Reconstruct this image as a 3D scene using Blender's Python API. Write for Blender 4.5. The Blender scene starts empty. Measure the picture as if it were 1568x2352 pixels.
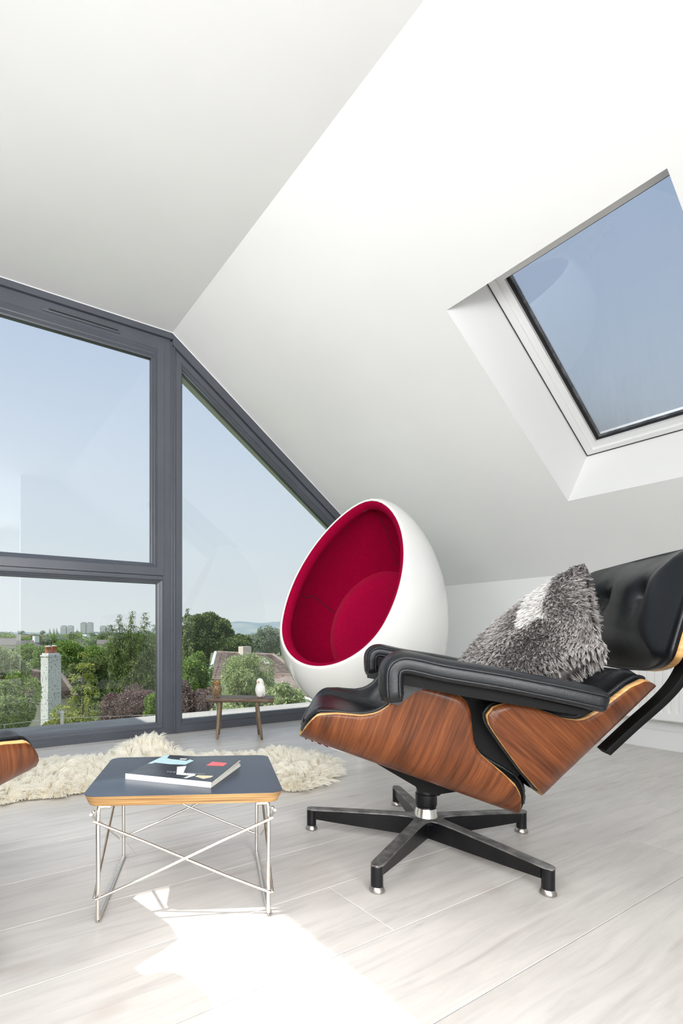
import bpy, bmesh, math, random
import numpy as np
from mathutils import Vector, Matrix

random.seed(7)
RNG = np.random.default_rng(7)
SC = bpy.context.scene
COL = SC.collection

# ------------------------------------------------------------------ camera
YAW = math.atan(702.0 / 1166.4)                 # view direction, right of the room's +Y axis
EYE = 0.61
cam_data = bpy.data.cameras.new('camera')
cam = bpy.data.objects.new('camera', cam_data)
COL.objects.link(cam)
cam.location = (0, 0, EYE)
cam.rotation_euler = (math.pi / 2, 0, -YAW)
cam_data.sensor_fit = 'HORIZONTAL'
cam_data.sensor_width = 36.0
cam_data.lens = 36.0 * 1166.4 / 1568.0
cam_data.shift_x = (784.0 - 575.0) / 1568.0
cam_data.shift_y = (1455.0 - 1176.0) / 1568.0
cam_data.clip_start = 0.02
cam_data.clip_end = 30000
SC.camera = cam

# ------------------------------------------------------------------ view transform
SC.view_settings.view_transform = 'Standard'
SC.view_settings.look = 'None'
SC.view_settings.gamma = 1.0
SC.view_settings.use_curve_mapping = False
SC.view_settings.exposure = 0.0
SC.cycles.max_bounces = 12
SC.cycles.diffuse_bounces = 6
SC.cycles.transparent_max_bounces = 24
SC.cycles.caustics_reflective = False
SC.cycles.caustics_refractive = False
SC.cycles.sample_clamp_indirect = 6.0

# ------------------------------------------------------------------ sky
world = bpy.data.worlds.new('sky')
SC.world = world
world.use_nodes = True
wt = world.node_tree
wt.nodes.clear()
w_out = wt.nodes.new('ShaderNodeOutputWorld')
w_bg = wt.nodes.new('ShaderNodeBackground')
w_geo = wt.nodes.new('ShaderNodeTexCoord')
w_sep = wt.nodes.new('ShaderNodeSeparateXYZ')
w_ramp = wt.nodes.new('ShaderNodeValToRGB')
wt.links.new(w_geo.outputs['Generated'], w_sep.inputs[0])
wt.links.new(w_sep.outputs['Z'], w_ramp.inputs[0])
wt.links.new(w_ramp.outputs[0], w_bg.inputs[0])
wt.links.new(w_bg.outputs[0], w_out.inputs[0])
els = w_ramp.color_ramp.elements
els[0].position = 0.0;  els[0].color = (0.78, 0.83, 0.855, 1)
els[1].position = 1.0;  els[1].color = (0.33, 0.48, 0.80, 1)
for pos, colr in ((0.10, (0.73, 0.80, 0.85)), (0.25, (0.67, 0.765, 0.87)), (0.50, (0.54, 0.65, 0.84))):
    e = els.new(pos); e.color = (*colr, 1)
w_bg.inputs[1].default_value = 1.0

# ------------------------------------------------------------------ sun
SUN_DIR = Vector((0.66, -0.142, -1.0)).normalized()
sun_data = bpy.data.lights.new('sun', 'SUN')
sun_data.energy = 5.4
sun_data.angle = math.radians(0.6)
sun_data.color = (1.0, 0.965, 0.91)
sun = bpy.data.objects.new('sun', sun_data)
sun.rotation_euler = SUN_DIR.to_track_quat('-Z', 'Y').to_euler()
COL.objects.link(sun)

# ------------------------------------------------------------------ daylight from the open rear part of the loft, and added fill lamps
def area(name, loc, target, sx, sy, power, color=(1, 1, 1)):
    d = bpy.data.lights.new(name, 'AREA')
    d.shape = 'RECTANGLE'; d.size = sx; d.size_y = sy
    d.energy = power; d.color = color
    o = bpy.data.objects.new(name, d)
    o.location = loc
    o.rotation_euler = (Vector(target) - Vector(loc)).to_track_quat('-Z', 'Y').to_euler()
    COL.objects.link(o)
    return o

area('daylight_rear_glazing', (-0.7, -3.6, 1.3), (0.4, 1.0, 1.3), 2.4, 2.0, 222, (0.97, 0.985, 1.0))
area('daylight_left_window', (-1.15, -0.5, 1.35), (2.2, 0.9, 1.3), 2.2, 0.9, 80, (0.97, 0.985, 1.0))  # added fill lamp out of view, brightening the right slope and ceiling

area('daylight_left_roof_window', (-0.62, 1.15, 1.72), (1.1, 2.2, 0.0), 0.9, 0.7, 17, (0.97, 0.985, 1.0))  # added fill lamp for the dim floor and rug near the gable window

# ================================================================== helpers
def tag(o, label=None, cat=None, group=None, kind=None):
    if label: o['label'] = label
    if cat: o['category'] = cat
    if group: o['group'] = group
    if kind: o['kind'] = kind
    return o

def empty(name, loc=(0, 0, 0), rz=0.0, label=None, cat=None, group=None, kind=None):
    o = bpy.data.objects.new(name, None)
    o.location = loc; o.rotation_euler = (0, 0, rz)
    o.empty_display_size = 0.1
    COL.objects.link(o)
    return tag(o, label, cat, group, kind)

def link_mesh(name, me, mats, parent=None):
    o = bpy.data.objects.new(name, me)
    for m in (mats if isinstance(mats, (list, tuple)) else [mats]):
        me.materials.append(m)
    COL.objects.link(o)
    if parent is not None: o.parent = parent
    return o

def mesh(name, verts, faces, mats, parent=None, smooth=False, mi=None, angle=None):
    me = bpy.data.meshes.new(name)
    me.from_pydata([tuple(map(float, v)) for v in verts], [], [tuple(map(int, f)) for f in faces])
    if mi is not None: me.polygons.foreach_set('material_index', mi)
    if smooth: me.polygons.foreach_set('use_smooth', [True] * len(me.polygons))
    me.update()
    o = link_mesh(name, me, mats, parent)
    if smooth and angle: me.set_sharp_from_angle(angle=math.radians(angle))
    return o

def from_bm(name, bm, mats, parent=None, smooth=False, angle=None):
    me = bpy.data.meshes.new(name)
    bmesh.ops.recalc_face_normals(bm, faces=bm.faces)
    bm.to_mesh(me); bm.free()
    if smooth:
        me.polygons.foreach_set('use_smooth', [True] * len(me.polygons))
        if angle: me.set_sharp_from_angle(angle=math.radians(angle))
    return link_mesh(name, me, mats, parent)

def add_box(bm, x0, x1, y0, y1, z0, z1, bev=0.0, M=None):
    vs = [bm.verts.new((x, y, z)) for x in (x0, x1) for y in (y0, y1) for z in (z0, z1)]
    fs = [(0, 1, 3, 2), (4, 6, 7, 5), (0, 4, 5, 1), (2, 3, 7, 6), (0, 2, 6, 4), (1, 5, 7, 3)]
    F = [bm.faces.new([vs[i] for i in f]) for f in fs]
    if bev > 0:
        E = list({e for f in F for e in f.edges})
        r = bmesh.ops.bevel(bm, geom=E, offset=bev, segments=2, affect='EDGES', profile=0.6)
        vs = list({v for f in r['faces'] for v in f.verts} | {v for v in vs if v.is_valid})
    if M is not None:
        vv = {v for v in vs if v.is_valid}
        bmesh.ops.transform(bm, matrix=M, verts=list(vv))
    return vs

def box(name, x0, x1, y0, y1, z0, z1, mat, parent=None, bev=0.0, smooth=False):
    bm = bmesh.new(); add_box(bm, x0, x1, y0, y1, z0, z1, bev)
    return from_bm(name, bm, mat, parent, smooth=bev > 0, angle=40)

def prism(name, poly, axis, a, b, mats, parent=None, smooth=False, angle=35):
    """poly in the two other axes (ordered), extruded along axis from a to b"""
    def P(p, t):
        return {'x': (t, p[0], p[1]), 'y': (p[0], t, p[1]), 'z': (p[0], p[1], t)}[axis]
    n = len(poly)
    V = [P(p, a) for p in poly] + [P(p, b) for p in poly]
    Fc = [list(range(n)), list(range(2 * n - 1, n - 1, -1))] + [[i, (i + 1) % n, n + (i + 1) % n, n + i][::-1] for i in range(n)]
    bm = bmesh.new()
    vs = [bm.verts.new(v) for v in V]
    for f in Fc: bm.faces.new([vs[i] for i in f])
    return from_bm(name, bm, mats, parent, smooth=smooth, angle=angle)

def catmull(pts, per=6, closed=False):
    P = [np.array(p, float) for p in pts]
    n = len(P); out = []
    rng = range(n) if closed else range(n - 1)
    for i in rng:
        if closed: p0, p1, p2, p3 = P[(i - 1) % n], P[i], P[(i + 1) % n], P[(i + 2) % n]
        else: p0, p1, p2, p3 = P[max(i - 1, 0)], P[i], P[i + 1], P[min(i + 2, n - 1)]
        for k in range(per):
            t = k / per
            out.append(0.5 * ((2 * p1) + (-p0 + p2) * t + (2 * p0 - 5 * p1 + 4 * p2 - p3) * t * t + (-p0 + 3 * p1 - 3 * p2 + p3) * t ** 3))
    if not closed: out.append(P[-1])
    return [tuple(o) for o in out]

def sweep(bm, pts, section, closed=False, up=(0, 0, 1), cap=True, scales=None):
    """sweep a closed 2D section (list of (a,b)) along 3D pts; a along side vector, b along up-ish vector"""
    P = [Vector(p) for p in pts]; n = len(P); rings = []
    prev = None
    for i in range(n):
        if closed: t = P[(i + 1) % n] - P[i - 1]
        else: t = P[min(i + 1, n - 1)] - P[max(i - 1, 0)]
        t.normalize()
        if prev is None:
            u = Vector(up) - t * t.dot(Vector(up))
            if u.length < 1e-4: u = Vector((1, 0, 0)) - t * t.x
        else:
            u = prev - t * t.dot(prev)
        u.normalize(); prev = u
        s = t.cross(u)
        k = scales[i] if scales is not None else 1.0
        rings.append([bm.verts.new(P[i] + s * (a * k) + u * (b * k)) for a, b in section])
    m = len(section)
    for i in range(n if closed else n - 1):
        A, B = rings[i], rings[(i + 1) % n]
        for j in range(m):
            bm.faces.new([A[j], A[(j + 1) % m], B[(j + 1) % m], B[j]])
    if cap and not closed:
        bm.faces.new(rings[0][::-1]); bm.faces.new(rings[-1])

def circ(r, n=10, ry=None):
    ry = r if ry is None else ry
    return [(r * math.cos(2 * math.pi * i / n), ry * math.sin(2 * math.pi * i / n)) for i in range(n)]

def rrect(w, h, r, n=4):
    out = []
    for cx, cy, a0 in ((w / 2 - r, h / 2 - r, 0), (-w / 2 + r, h / 2 - r, 90), (-w / 2 + r, -h / 2 + r, 180), (w / 2 - r, -h / 2 + r, 270)):
        for k in range(n + 1):
            a = math.radians(a0 + 90 * k / n)
            out.append((cx + r * math.cos(a), cy + r * math.sin(a)))
    return out

def tube(name, pts, r, mat, parent=None, n=10, closed=False):
    bm = bmesh.new(); sweep(bm, pts, circ(r, n), closed=closed)
    return from_bm(name, bm, mat, parent, smooth=True, angle=50)

def lathe_bm(bm, prof, n=32, M=None):
    """prof: list of (r,z)"""
    rings = []; allv = []
    for r, z in prof:
        if r < 1e-6:
            v = bm.verts.new((0, 0, z)); rings.append([v]); allv.append(v)
        else:
            rg = [bm.verts.new((r * math.cos(2 * math.pi * i / n), r * math.sin(2 * math.pi * i / n), z)) for i in range(n)]
            rings.append(rg); allv += rg
    for A, B in zip(rings[:-1], rings[1:]):
        for i in range(n):
            j = (i + 1) % n
            if len(A) == 1 and len(B) == 1: continue
            if len(A) == 1: bm.faces.new([A[0], B[i], B[j]])
            elif len(B) == 1: bm.faces.new([A[i], A[j], B[0]])
            else: bm.faces.new([A[i], A[j], B[j], B[i]])
    if M is not None: bmesh.ops.transform(bm, matrix=M, verts=allv)

def lathe(name, prof, mat, parent=None, n=32, M=None, angle=40):
    bm = bmesh.new(); lathe_bm(bm, prof, n, M)
    return from_bm(name, bm, mat, parent, smooth=True, angle=angle)

def dup(root, loc=None, rz=None, scale=None, label=None, group=None, cat=None, top=True):
    r = root.copy(); COL.objects.link(r)
    if loc is not None: r.location = loc
    if rz is not None: r.rotation_euler = (0, 0, rz)
    if scale is not None: r.scale = scale if isinstance(scale, (tuple, list)) else (scale,) * 3
    if label: r['label'] = label
    if group: r['group'] = group
    if cat: r['category'] = cat
    for ch in list(root.children):
        c = ch.copy(); COL.objects.link(c); c.parent = r
        for g in list(ch.children):
            d = g.copy(); COL.objects.link(d); d.parent = c
    return r

# ================================================================== materials
def mat(name, color, rough=0.5, metal=0.0, spec=0.5, coat=0.0, sheen=0.0):
    m = bpy.data.materials.new(name); m.use_nodes = True
    b = m.node_tree.nodes['Principled BSDF']
    b.inputs['Base Color'].default_value = (*color, 1)
    b.inputs['Roughness'].default_value = rough
    b.inputs['Metallic'].default_value = metal
    b.inputs['Specular IOR Level'].default_value = spec
    b.inputs['Coat Weight'].default_value = coat
    b.inputs['Coat Roughness'].default_value = 0.08
    b.inputs['Sheen Weight'].default_value = sheen
    return m

def nd(m, t, **kw):
    n = m.node_tree.nodes.new(t)
    for k, v in kw.items():
        if k in n.inputs: n.inputs[k].default_value = v
        else: setattr(n, k, v)
    return n

def lk(m, a, b): m.node_tree.links.new(a, b)
def bsdf(m): return m.node_tree.nodes['Principled BSDF']

def noise_color(m, c1, c2, scale=(8, 8, 8), detail=4, coord='Object', p0=0.35, p1=0.65, bump=0.0, bscale=None, rough=None, distortion=0.0):
    """mix two colours by stretched noise; optional bump from the same or a second noise"""
    tc = nd(m, 'ShaderNodeTexCoord'); mp = nd(m, 'ShaderNodeMapping'); mp.inputs['Scale'].default_value = scale
    lk(m, tc.outputs[coord], mp.inputs[0])
    nz = nd(m, 'ShaderNodeTexNoise'); nz.inputs['Scale'].default_value = 1.0; nz.inputs['Detail'].default_value = detail
    nz.inputs['Distortion'].default_value = distortion
    lk(m, mp.outputs[0], nz.inputs['Vector'])
    rp = nd(m, 'ShaderNodeValToRGB')
    rp.color_ramp.elements[0].position = p0; rp.color_ramp.elements[0].color = (*c1, 1)
    rp.color_ramp.elements[1].position = p1; rp.color_ramp.elements[1].color = (*c2, 1)
    lk(m, nz.outputs['Fac'], rp.inputs[0]); lk(m, rp.outputs[0], bsdf(m).inputs['Base Color'])
    if bump > 0:
        src = nz
        if bscale:
            nz2 = nd(m, 'ShaderNodeTexNoise'); nz2.inputs['Scale'].default_value = bscale; nz2.inputs['Detail'].default_value = 5
            lk(m, tc.outputs[coord], nz2.inputs['Vector']); src = nz2
        bp = nd(m, 'ShaderNodeBump'); bp.inputs['Strength'].default_value = bump; bp.inputs['Distance'].default_value = 0.002
        lk(m, src.outputs['Fac'], bp.inputs['Height']); lk(m, bp.outputs[0], bsdf(m).inputs['Normal'])
    return rp

M = {}
M['plaster'] = mat('white_plaster', (0.86, 0.86, 0.855), 0.75, spec=0.25)
noise_color(M['plaster'], (0.845, 0.845, 0.84), (0.875, 0.875, 0.87), (1.5, 1.5, 1.5), 3, bump=0.04, bscale=90)
M['white_gloss'] = mat('white_satin_paint', (0.84, 0.84, 0.84), 0.28)
M['upvc'] = mat('white_window_plastic', (0.86, 0.865, 0.865), 0.22)
M['grey_frame'] = mat('anthracite_window_frame', (0.075, 0.082, 0.098), 0.38, spec=0.5)
noise_color(M['grey_frame'], (0.070, 0.077, 0.092), (0.082, 0.090, 0.106), (3, 3, 3), 3, bump=0.03, bscale=700)
M['gasket'] = mat('black_rubber', (0.012, 0.012, 0.014), 0.5)
M['dark_slot'] = mat('dark_vent_slot', (0.004, 0.004, 0.004), 0.7)
M['blind_box'] = mat('grey_blind_rail', (0.50, 0.50, 0.46), 0.45)

def glass_mat(name, tint, ior=1.5, rough=0.0):
    m = bpy.data.materials.new(name); m.use_nodes = True
    nt = m.node_tree; nt.nodes.clear()
    out = nt.nodes.new('ShaderNodeOutputMaterial'); mix = nt.nodes.new('ShaderNodeMixShader')
    tr = nt.nodes.new('ShaderNodeBsdfTransparent'); gl = nt.nodes.new('ShaderNodeBsdfGlossy')
    fr = nt.nodes.new('ShaderNodeFresnel'); fr.inputs['IOR'].default_value = ior
    tr.inputs[0].default_value = (*tint, 1); gl.inputs['Roughness'].default_value = rough
    nt.links.new(fr.outputs[0], mix.inputs[0]); nt.links.new(tr.outputs[0], mix.inputs[1]); nt.links.new(gl.outputs[0], mix.inputs[2])
    nt.links.new(mix.outputs[0], out.inputs[0])
    return m
M['glass'] = glass_mat('window_glass', (0.975, 0.985, 0.98))
M['roof_glass'] = glass_mat('solar_tinted_glass', (0.84, 0.86, 0.868))

# walnut veneer: UV u = along the shell (m), v = across (m)
def veneer(name, dark, mid, light, su=70.0, sv=3.0, coat=0.12):
    m = mat(name, mid, 0.38, spec=0.22, coat=coat)
    uv = nd(m, 'ShaderNodeUVMap'); mp = nd(m, 'ShaderNodeMapping')
    mp.inputs['Scale'].default_value = (su, sv, 1); mp.inputs['Rotation'].default_value = (0, 0, 0.0)
    lk(m, uv.outputs[0], mp.inputs[0])
    n0 = nd(m, 'ShaderNodeTexNoise'); n0.inputs['Scale'].default_value = 0.35; n0.inputs['Detail'].default_value = 3; n0.inputs['Distortion'].default_value = 0.6
    n1 = nd(m, 'ShaderNodeTexNoise'); n1.inputs['Scale'].default_value = 1.6; n1.inputs['Detail'].default_value = 7; n1.inputs['Roughness'].default_value = 0.62
    lk(m, mp.outputs[0], n0.inputs['Vector']); lk(m, mp.outputs[0], n1.inputs['Vector'])
    mx = nd(m, 'ShaderNodeMath', operation='MULTIPLY_ADD'); mx.inputs[1].default_value = 0.5
    lk(m, n0.outputs['Fac'], mx.inputs[0])
    m2 = nd(m, 'ShaderNodeMath', operation='MULTIPLY'); m2.inputs[1].default_value = 0.5
    lk(m, n1.outputs['Fac'], m2.inputs[0]); lk(m, m2.outputs[0], mx.inputs[2])
    rp = nd(m, 'ShaderNodeValToRGB')
    E = rp.color_ramp.elements
    E[0].position = 0.38; E[0].color = (*dark, 1); E[1].position = 0.64; E[1].color = (*light, 1)
    k = E.new(0.5); k.color = (*mid, 1)
    lk(m, mx.outputs[0], rp.inputs[0]); lk(m, rp.outputs[0], bsdf(m).inputs['Base Color'])
    return m
M['walnut'] = veneer('walnut_veneer', (0.060, 0.017, 0.006), (0.125, 0.036, 0.011), (0.20, 0.064, 0.019), 110.0, 5.0)

def ply(name, a, b, zscale=900, axis=2):
    m = mat(name, a, 0.45)
    tc = nd(m, 'ShaderNodeTexCoord'); mp = nd(m, 'ShaderNodeMapping')
    s = [6, 6, 6]; s[axis] = zscale; mp.inputs['Scale'].default_value = s
    lk(m, tc.outputs['Object'], mp.inputs[0])
    nz = nd(m, 'ShaderNodeTexNoise'); nz.inputs['Scale'].default_value = 1; nz.inputs['Detail'].default_value = 2
    lk(m, mp.outputs[0], nz.inputs['Vector'])
    rp = nd(m, 'ShaderNodeValToRGB'); rp.color_ramp.elements[0].position = 0.35; rp.color_ramp.elements[1].position = 0.62
    rp.color_ramp.elements[0].color = (*b, 1); rp.color_ramp.elements[1].color = (*a, 1)
    lk(m, nz.outputs['Fac'], rp.inputs[0]); lk(m, rp.outputs[0], bsdf(m).inputs['Base Color'])
    return m
M['ply_edge'] = ply('pale_plywood_edge', (0.66, 0.40, 0.15), (0.46, 0.24, 0.08), 120)
M['table_edge'] = ply('laminated_birch_edge', (0.46, 0.275, 0.11), (0.22, 0.11, 0.038), 420)

M['leather'] = mat('black_leather', (0.008, 0.009, 0.011), 0.30, spec=0.38)
def leather_detail(m):
    tc = nd(m, 'ShaderNodeTexCoord')
    v = nd(m, 'ShaderNodeTexVoronoi'); v.inputs['Scale'].default_value = 420
    n = nd(m, 'ShaderNodeTexNoise'); n.inputs['Scale'].default_value = 22; n.inputs['Detail'].default_value = 5
    lk(m, tc.outputs['Object'], v.inputs['Vector']); lk(m, tc.outputs['Object'], n.inputs['Vector'])
    ad = nd(m, 'ShaderNodeMath', operation='MULTIPLY_ADD'); ad.inputs[1].default_value = 0.25
    lk(m, v.outputs['Distance'], ad.inputs[0]); lk(m, n.outputs['Fac'], ad.inputs[2])
    bp = nd(m, 'ShaderNodeBump'); bp.inputs['Strength'].default_value = 0.25; bp.inputs['Distance'].default_value = 0.003
    lk(m, ad.outputs[0], bp.inputs['Height']); lk(m, bp.outputs[0], bsdf(m).inputs['Normal'])
    rr = nd(m, 'ShaderNodeMapRange'); rr.inputs['To Min'].default_value = 0.27; rr.inputs['To Max'].default_value = 0.42
    lk(m, n.outputs['Fac'], rr.inputs[0]); lk(m, rr.outputs[0], bsdf(m).inputs['Roughness'])
leather_detail(M['leather'])
M['black_metal'] = mat('black_enamelled_aluminium', (0.006, 0.006, 0.006), 0.32, spec=0.3)
noise_color(M['black_metal'], (0.005, 0.005, 0.006), (0.010, 0.010, 0.011), (20, 20, 20), 4, p0=0.45, p1=0.75)
M['matte_black'] = mat('matte_black_moulding', (0.006, 0.006, 0.006), 0.6, spec=0.12)
M['worn_metal'] = mat('worn_grey_aluminium', (0.16, 0.155, 0.15), 0.38, metal=0.65)
noise_color(M['worn_metal'], (0.13, 0.128, 0.126), (0.42, 0.41, 0.40), (30, 30, 30), 5, p0=0.4, p1=0.85)
M['chrome'] = mat('polished_chrome', (0.80, 0.79, 0.76), 0.16, metal=1.0)
M['glide'] = mat('worn_nickel', (0.42, 0.39, 0.36), 0.3, metal=1.0)
M['wire_chrome'] = mat('nickel_wire', (0.74, 0.71, 0.66), 0.22, metal=1.0)
M['laminate_black'] = mat('black_laminate', (0.022, 0.030, 0.048), 0.30, spec=0.55)
noise_color(M['laminate_black'], (0.027, 0.036, 0.055), (0.042, 0.054, 0.078), (12, 12, 12), 5, p0=0.4, p1=0.8)
M['egg_white'] = mat('white_fibreglass', (0.82, 0.82, 0.80), 0.16, coat=0.5)
noise_color(M['egg_white'], (0.80, 0.80, 0.775), (0.83, 0.83, 0.815), (2, 2, 2), 2)
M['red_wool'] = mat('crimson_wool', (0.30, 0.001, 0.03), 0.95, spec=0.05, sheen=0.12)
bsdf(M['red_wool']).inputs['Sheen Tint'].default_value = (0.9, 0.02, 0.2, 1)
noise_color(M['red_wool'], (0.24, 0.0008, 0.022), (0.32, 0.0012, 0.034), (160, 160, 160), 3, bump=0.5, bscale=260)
M['red_cushion'] = mat('crimson_cushion_wool', (0.36, 0.002, 0.04), 0.95, spec=0.05, sheen=0.15)  # cushion's own hue, plus the light it faces painted in as brighter red
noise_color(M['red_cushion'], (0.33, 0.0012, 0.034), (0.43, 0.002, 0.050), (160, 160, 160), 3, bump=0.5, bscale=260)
M['red_seam'] = mat('dark_red_seam', (0.10, 0.001, 0.010), 0.9)

def plank_mat():
    m = mat('whitewashed_oak', (0.62, 0.58, 0.54), 0.33, spec=0.45)
    tc = nd(m, 'ShaderNodeTexCoord'); oi = nd(m, 'ShaderNodeObjectInfo')
    cb = nd(m, 'ShaderNodeCombineXYZ')
    mu = nd(m, 'ShaderNodeMath', operation='MULTIPLY'); mu.inputs[1].default_value = 37.0
    lk(m, oi.outputs['Random'], mu.inputs[0]); lk(m, mu.outputs[0], cb.inputs[0]); lk(m, mu.outputs[0], cb.inputs[1])
    ad = nd(m, 'ShaderNodeVectorMath', operation='ADD'); lk(m, tc.outputs['Object'], ad.inputs[0]); lk(m, cb.outputs[0], ad.inputs[1])
    mp = nd(m, 'ShaderNodeMapping'); mp.inputs['Scale'].default_value = (3.2, 38, 8); lk(m, ad.outputs[0], mp.inputs[0])
    n1 = nd(m, 'ShaderNodeTexNoise'); n1.inputs['Scale'].default_value = 1.0; n1.inputs['Detail'].default_value = 8; n1.inputs['Roughness'].default_value = 0.62; n1.inputs['Distortion'].default_value = 0.9
    lk(m, mp.outputs[0], n1.inputs['Vector'])
    mp2 = nd(m, 'ShaderNodeMapping'); mp2.inputs['Scale'].default_value = (1.2, 3.0, 2); lk(m, ad.outputs[0], mp2.inputs[0])
    n2 = nd(m, 'ShaderNodeTexNoise'); n2.inputs['Scale'].default_value = 1.6; n2.inputs['Detail'].default_value = 4
    lk(m, mp2.outputs[0], n2.inputs['Vector'])
    rp = nd(m, 'ShaderNodeValToRGB')
    E = rp.color_ramp.elements
    E[0].position = 0.24; E[0].color = (0.51, 0.475, 0.445, 1); E[1].position = 0.60; E[1].color = (0.685, 0.655, 0.62, 1)
    k = E.new(0.44); k.color = (0.62, 0.595, 0.565, 1)
    lk(m, n1.outputs['Fac'], rp.inputs[0])
    mix = nd(m, 'ShaderNodeMix'); mix.data_type = 'RGBA'; mix.blend_type = 'MULTIPLY'; mix.inputs['Factor'].default_value = 1.0
    rp2 = nd(m, 'ShaderNodeValToRGB'); rp2.color_ramp.elements[0].position = 0.3; rp2.color_ramp.elements[0].color = (0.88, 0.875, 0.87, 1)
    rp2.color_ramp.elements[1].position = 0.65; rp2.color_ramp.elements[1].color = (1.06, 1.06, 1.06, 1)
    lk(m, n2.outputs['Fac'], rp2.inputs[0]); lk(m, rp.outputs[0], mix.inputs['A']); lk(m, rp2.outputs[0], mix.inputs['B'])
    # knots
    mp3 = nd(m, 'ShaderNodeMapping'); mp3.inputs['Scale'].default_value = (2.3, 5.2, 1); lk(m, ad.outputs[0], mp3.inputs[0])
    vo = nd(m, 'ShaderNodeTexVoronoi'); vo.inputs['Scale'].default_value = 1.0; lk(m, mp3.outputs[0], vo.inputs['Vector'])
    kr = nd(m, 'ShaderNodeMapRange'); kr.inputs['From Min'].default_value = 0.02; kr.inputs['From Max'].default_value = 0.13
    kr.inputs['To Min'].default_value = 0.35; kr.inputs['To Max'].default_value = 0.0
    lk(m, vo.outputs['Distance'], kr.inputs[0])
    mix2 = nd(m, 'ShaderNodeMix'); mix2.data_type = 'RGBA'; mix2.inputs['B'].default_value = (0.40, 0.33, 0.28, 1)
    lk(m, kr.outputs[0], mix2.inputs['Factor']); lk(m, mix.outputs['Result'], mix2.inputs['A'])
    lk(m, mix2.outputs['Result'], bsdf(m).inputs['Base Color'])
    bp = nd(m, 'ShaderNodeBump'); bp.inputs['Strength'].default_value = 0.12; bp.inputs['Distance'].default_value = 0.001
    lk(m, n1.outputs['Fac'], bp.inputs['Height']); lk(m, bp.outputs[0], bsdf(m).inputs['Normal'])
    return m
M['plank'] = plank_mat()
M['subfloor'] = mat('pale_subfloor', (0.55, 0.52, 0.48), 0.7)
M['stool_wood'] = mat('old_brown_wood', (0.12, 0.075, 0.045), 0.5)
noise_color(M['stool_wood'], (0.055, 0.030, 0.018), (0.20, 0.135, 0.085), (9, 90, 90), 5, p0=0.32, p1=0.68, bump=0.5, bscale=60)
M['leg_wood'] = mat('worn_leg_wood', (0.16, 0.11, 0.07), 0.45)
noise_color(M['leg_wood'], (0.09, 0.055, 0.032), (0.26, 0.19, 0.125), (80, 80, 9), 5, p0=0.32, p1=0.68)
M['stone'] = mat('grey_lead_ledge', (0.50, 0.49, 0.46), 0.8)
noise_color(M['stone'], (0.40, 0.39, 0.37), (0.52, 0.505, 0.475), (3, 9, 3), 5)
M['render'] = mat('white_render', (0.72, 0.71, 0.68), 0.9)
M['radiator'] = mat('white_radiator_enamel', (0.84, 0.84, 0.835), 0.25)
M['page'] = mat('book_pages', (0.80, 0.79, 0.74), 0.8)
M['white_feather'] = mat('white_feathers', (0.84, 0.83, 0.79), 0.85)
M['eye_black'] = mat('black_glass_eye', (0.004, 0.004, 0.004), 0.1)
M['eye_orange'] = mat('orange_iris', (0.75, 0.33, 0.03), 0.3)
M['beak'] = mat('grey_beak', (0.16, 0.15, 0.15), 0.4)
M['owl_foot'] = mat('tan_owl_feet', (0.42, 0.22, 0.10), 0.7)

# ================================================================== the loft room
ZC = 2.43; XR = 1.18; PITCH = 0.7057; XL = 0.074
KX = 3.25; KZ = ZC - (KX - XR) * PITCH          # knee wall on the right
LX = XL - (KX - XR)                              # mirrored knee wall on the left
YW = 2.885; YR = -0.53; YB = -4.2                # window wall, rear return wall, far rear wall
CP = 1 / math.hypot(1, PITCH); SP = PITCH * CP   # cos / sin of the roof pitch

# --- floor: planks laid parallel to the window wall
floor = empty('floor', label='pale whitewashed oak plank floor of the loft', cat='floor', kind='structure')
def plank_mesh(L, W):
    g, b, t = 0.0004, 0.0013, 0.012
    x0, x1, y0, y1 = -L / 2 + g, L / 2 - g, -W / 2 + g, W / 2 - g
    V = [(x0, y0, -t), (x1, y0, -t), (x1, y1, -t), (x0, y1, -t),
         (x0, y0, -b * 0.6), (x1, y0, -b * 0.6), (x1, y1, -b * 0.6), (x0, y1, -b * 0.6),
         (x0 + b, y0 + b, 0), (x1 - b, y0 + b, 0), (x1 - b, y1 - b, 0), (x0 + b, y1 - b, 0)]
    Fc = [(3, 2, 1, 0), (8, 9, 10, 11)]
    for a, c in ((0, 4), (4, 8)):
        for i in range(4):
            j = (i + 1) % 4
            Fc.append((a + i, a + j, c + j, c + i))
    me = bpy.data.meshes.new('plank'); me.from_pydata(V, [], Fc); me.update(); me.materials.append(M['plank'])
    return me
PW = 0.2075; PL = 1.352
full_plank = plank_mesh(PL, PW)
joints = {-1: 0.50, 0: 1.745, 1: 0.79, 2: 1.25, 3: 1.15, 4: 0.455, 5: 1.05, 6: 0.15, 7: 0.95, 8: 0.3, 9: 1.5, 10: 0.7, 11: 0.2}
y0 = 0.533
k_lo = int(math.floor((YB - y0) / PW)); k_hi = int(math.ceil((YW + 0.03 - y0) / PW))
for k in range(k_lo, k_hi):
    ya = y0 + k * PW; yb = min(ya + PW, YW + 0.03)
    jx = joints.get(k, random.uniform(0, PL))
    n0 = math.floor((LX - jx) / PL)
    x = jx + n0 * PL
    while x < KX:
        xa, xb = max(x, LX), min(x + PL, KX)
        if xb - xa > 0.02:
            if xb - xa > PL - 1e-4 and yb - ya > PW - 1e-4: me = full_plank
            else: me = plank_mesh(xb - xa, yb - ya)
            o = bpy.data.objects.new('plank', me); COL.objects.link(o); o.parent = floor
            o.location = ((xa + xb) / 2, (ya + yb) / 2, 0)
        x += PL
box('subfloor', LX - 0.1, KX + 0.1, YB - 0.1, YW + 0.1, -0.14, -0.0125, M['subfloor'], floor)

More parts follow.
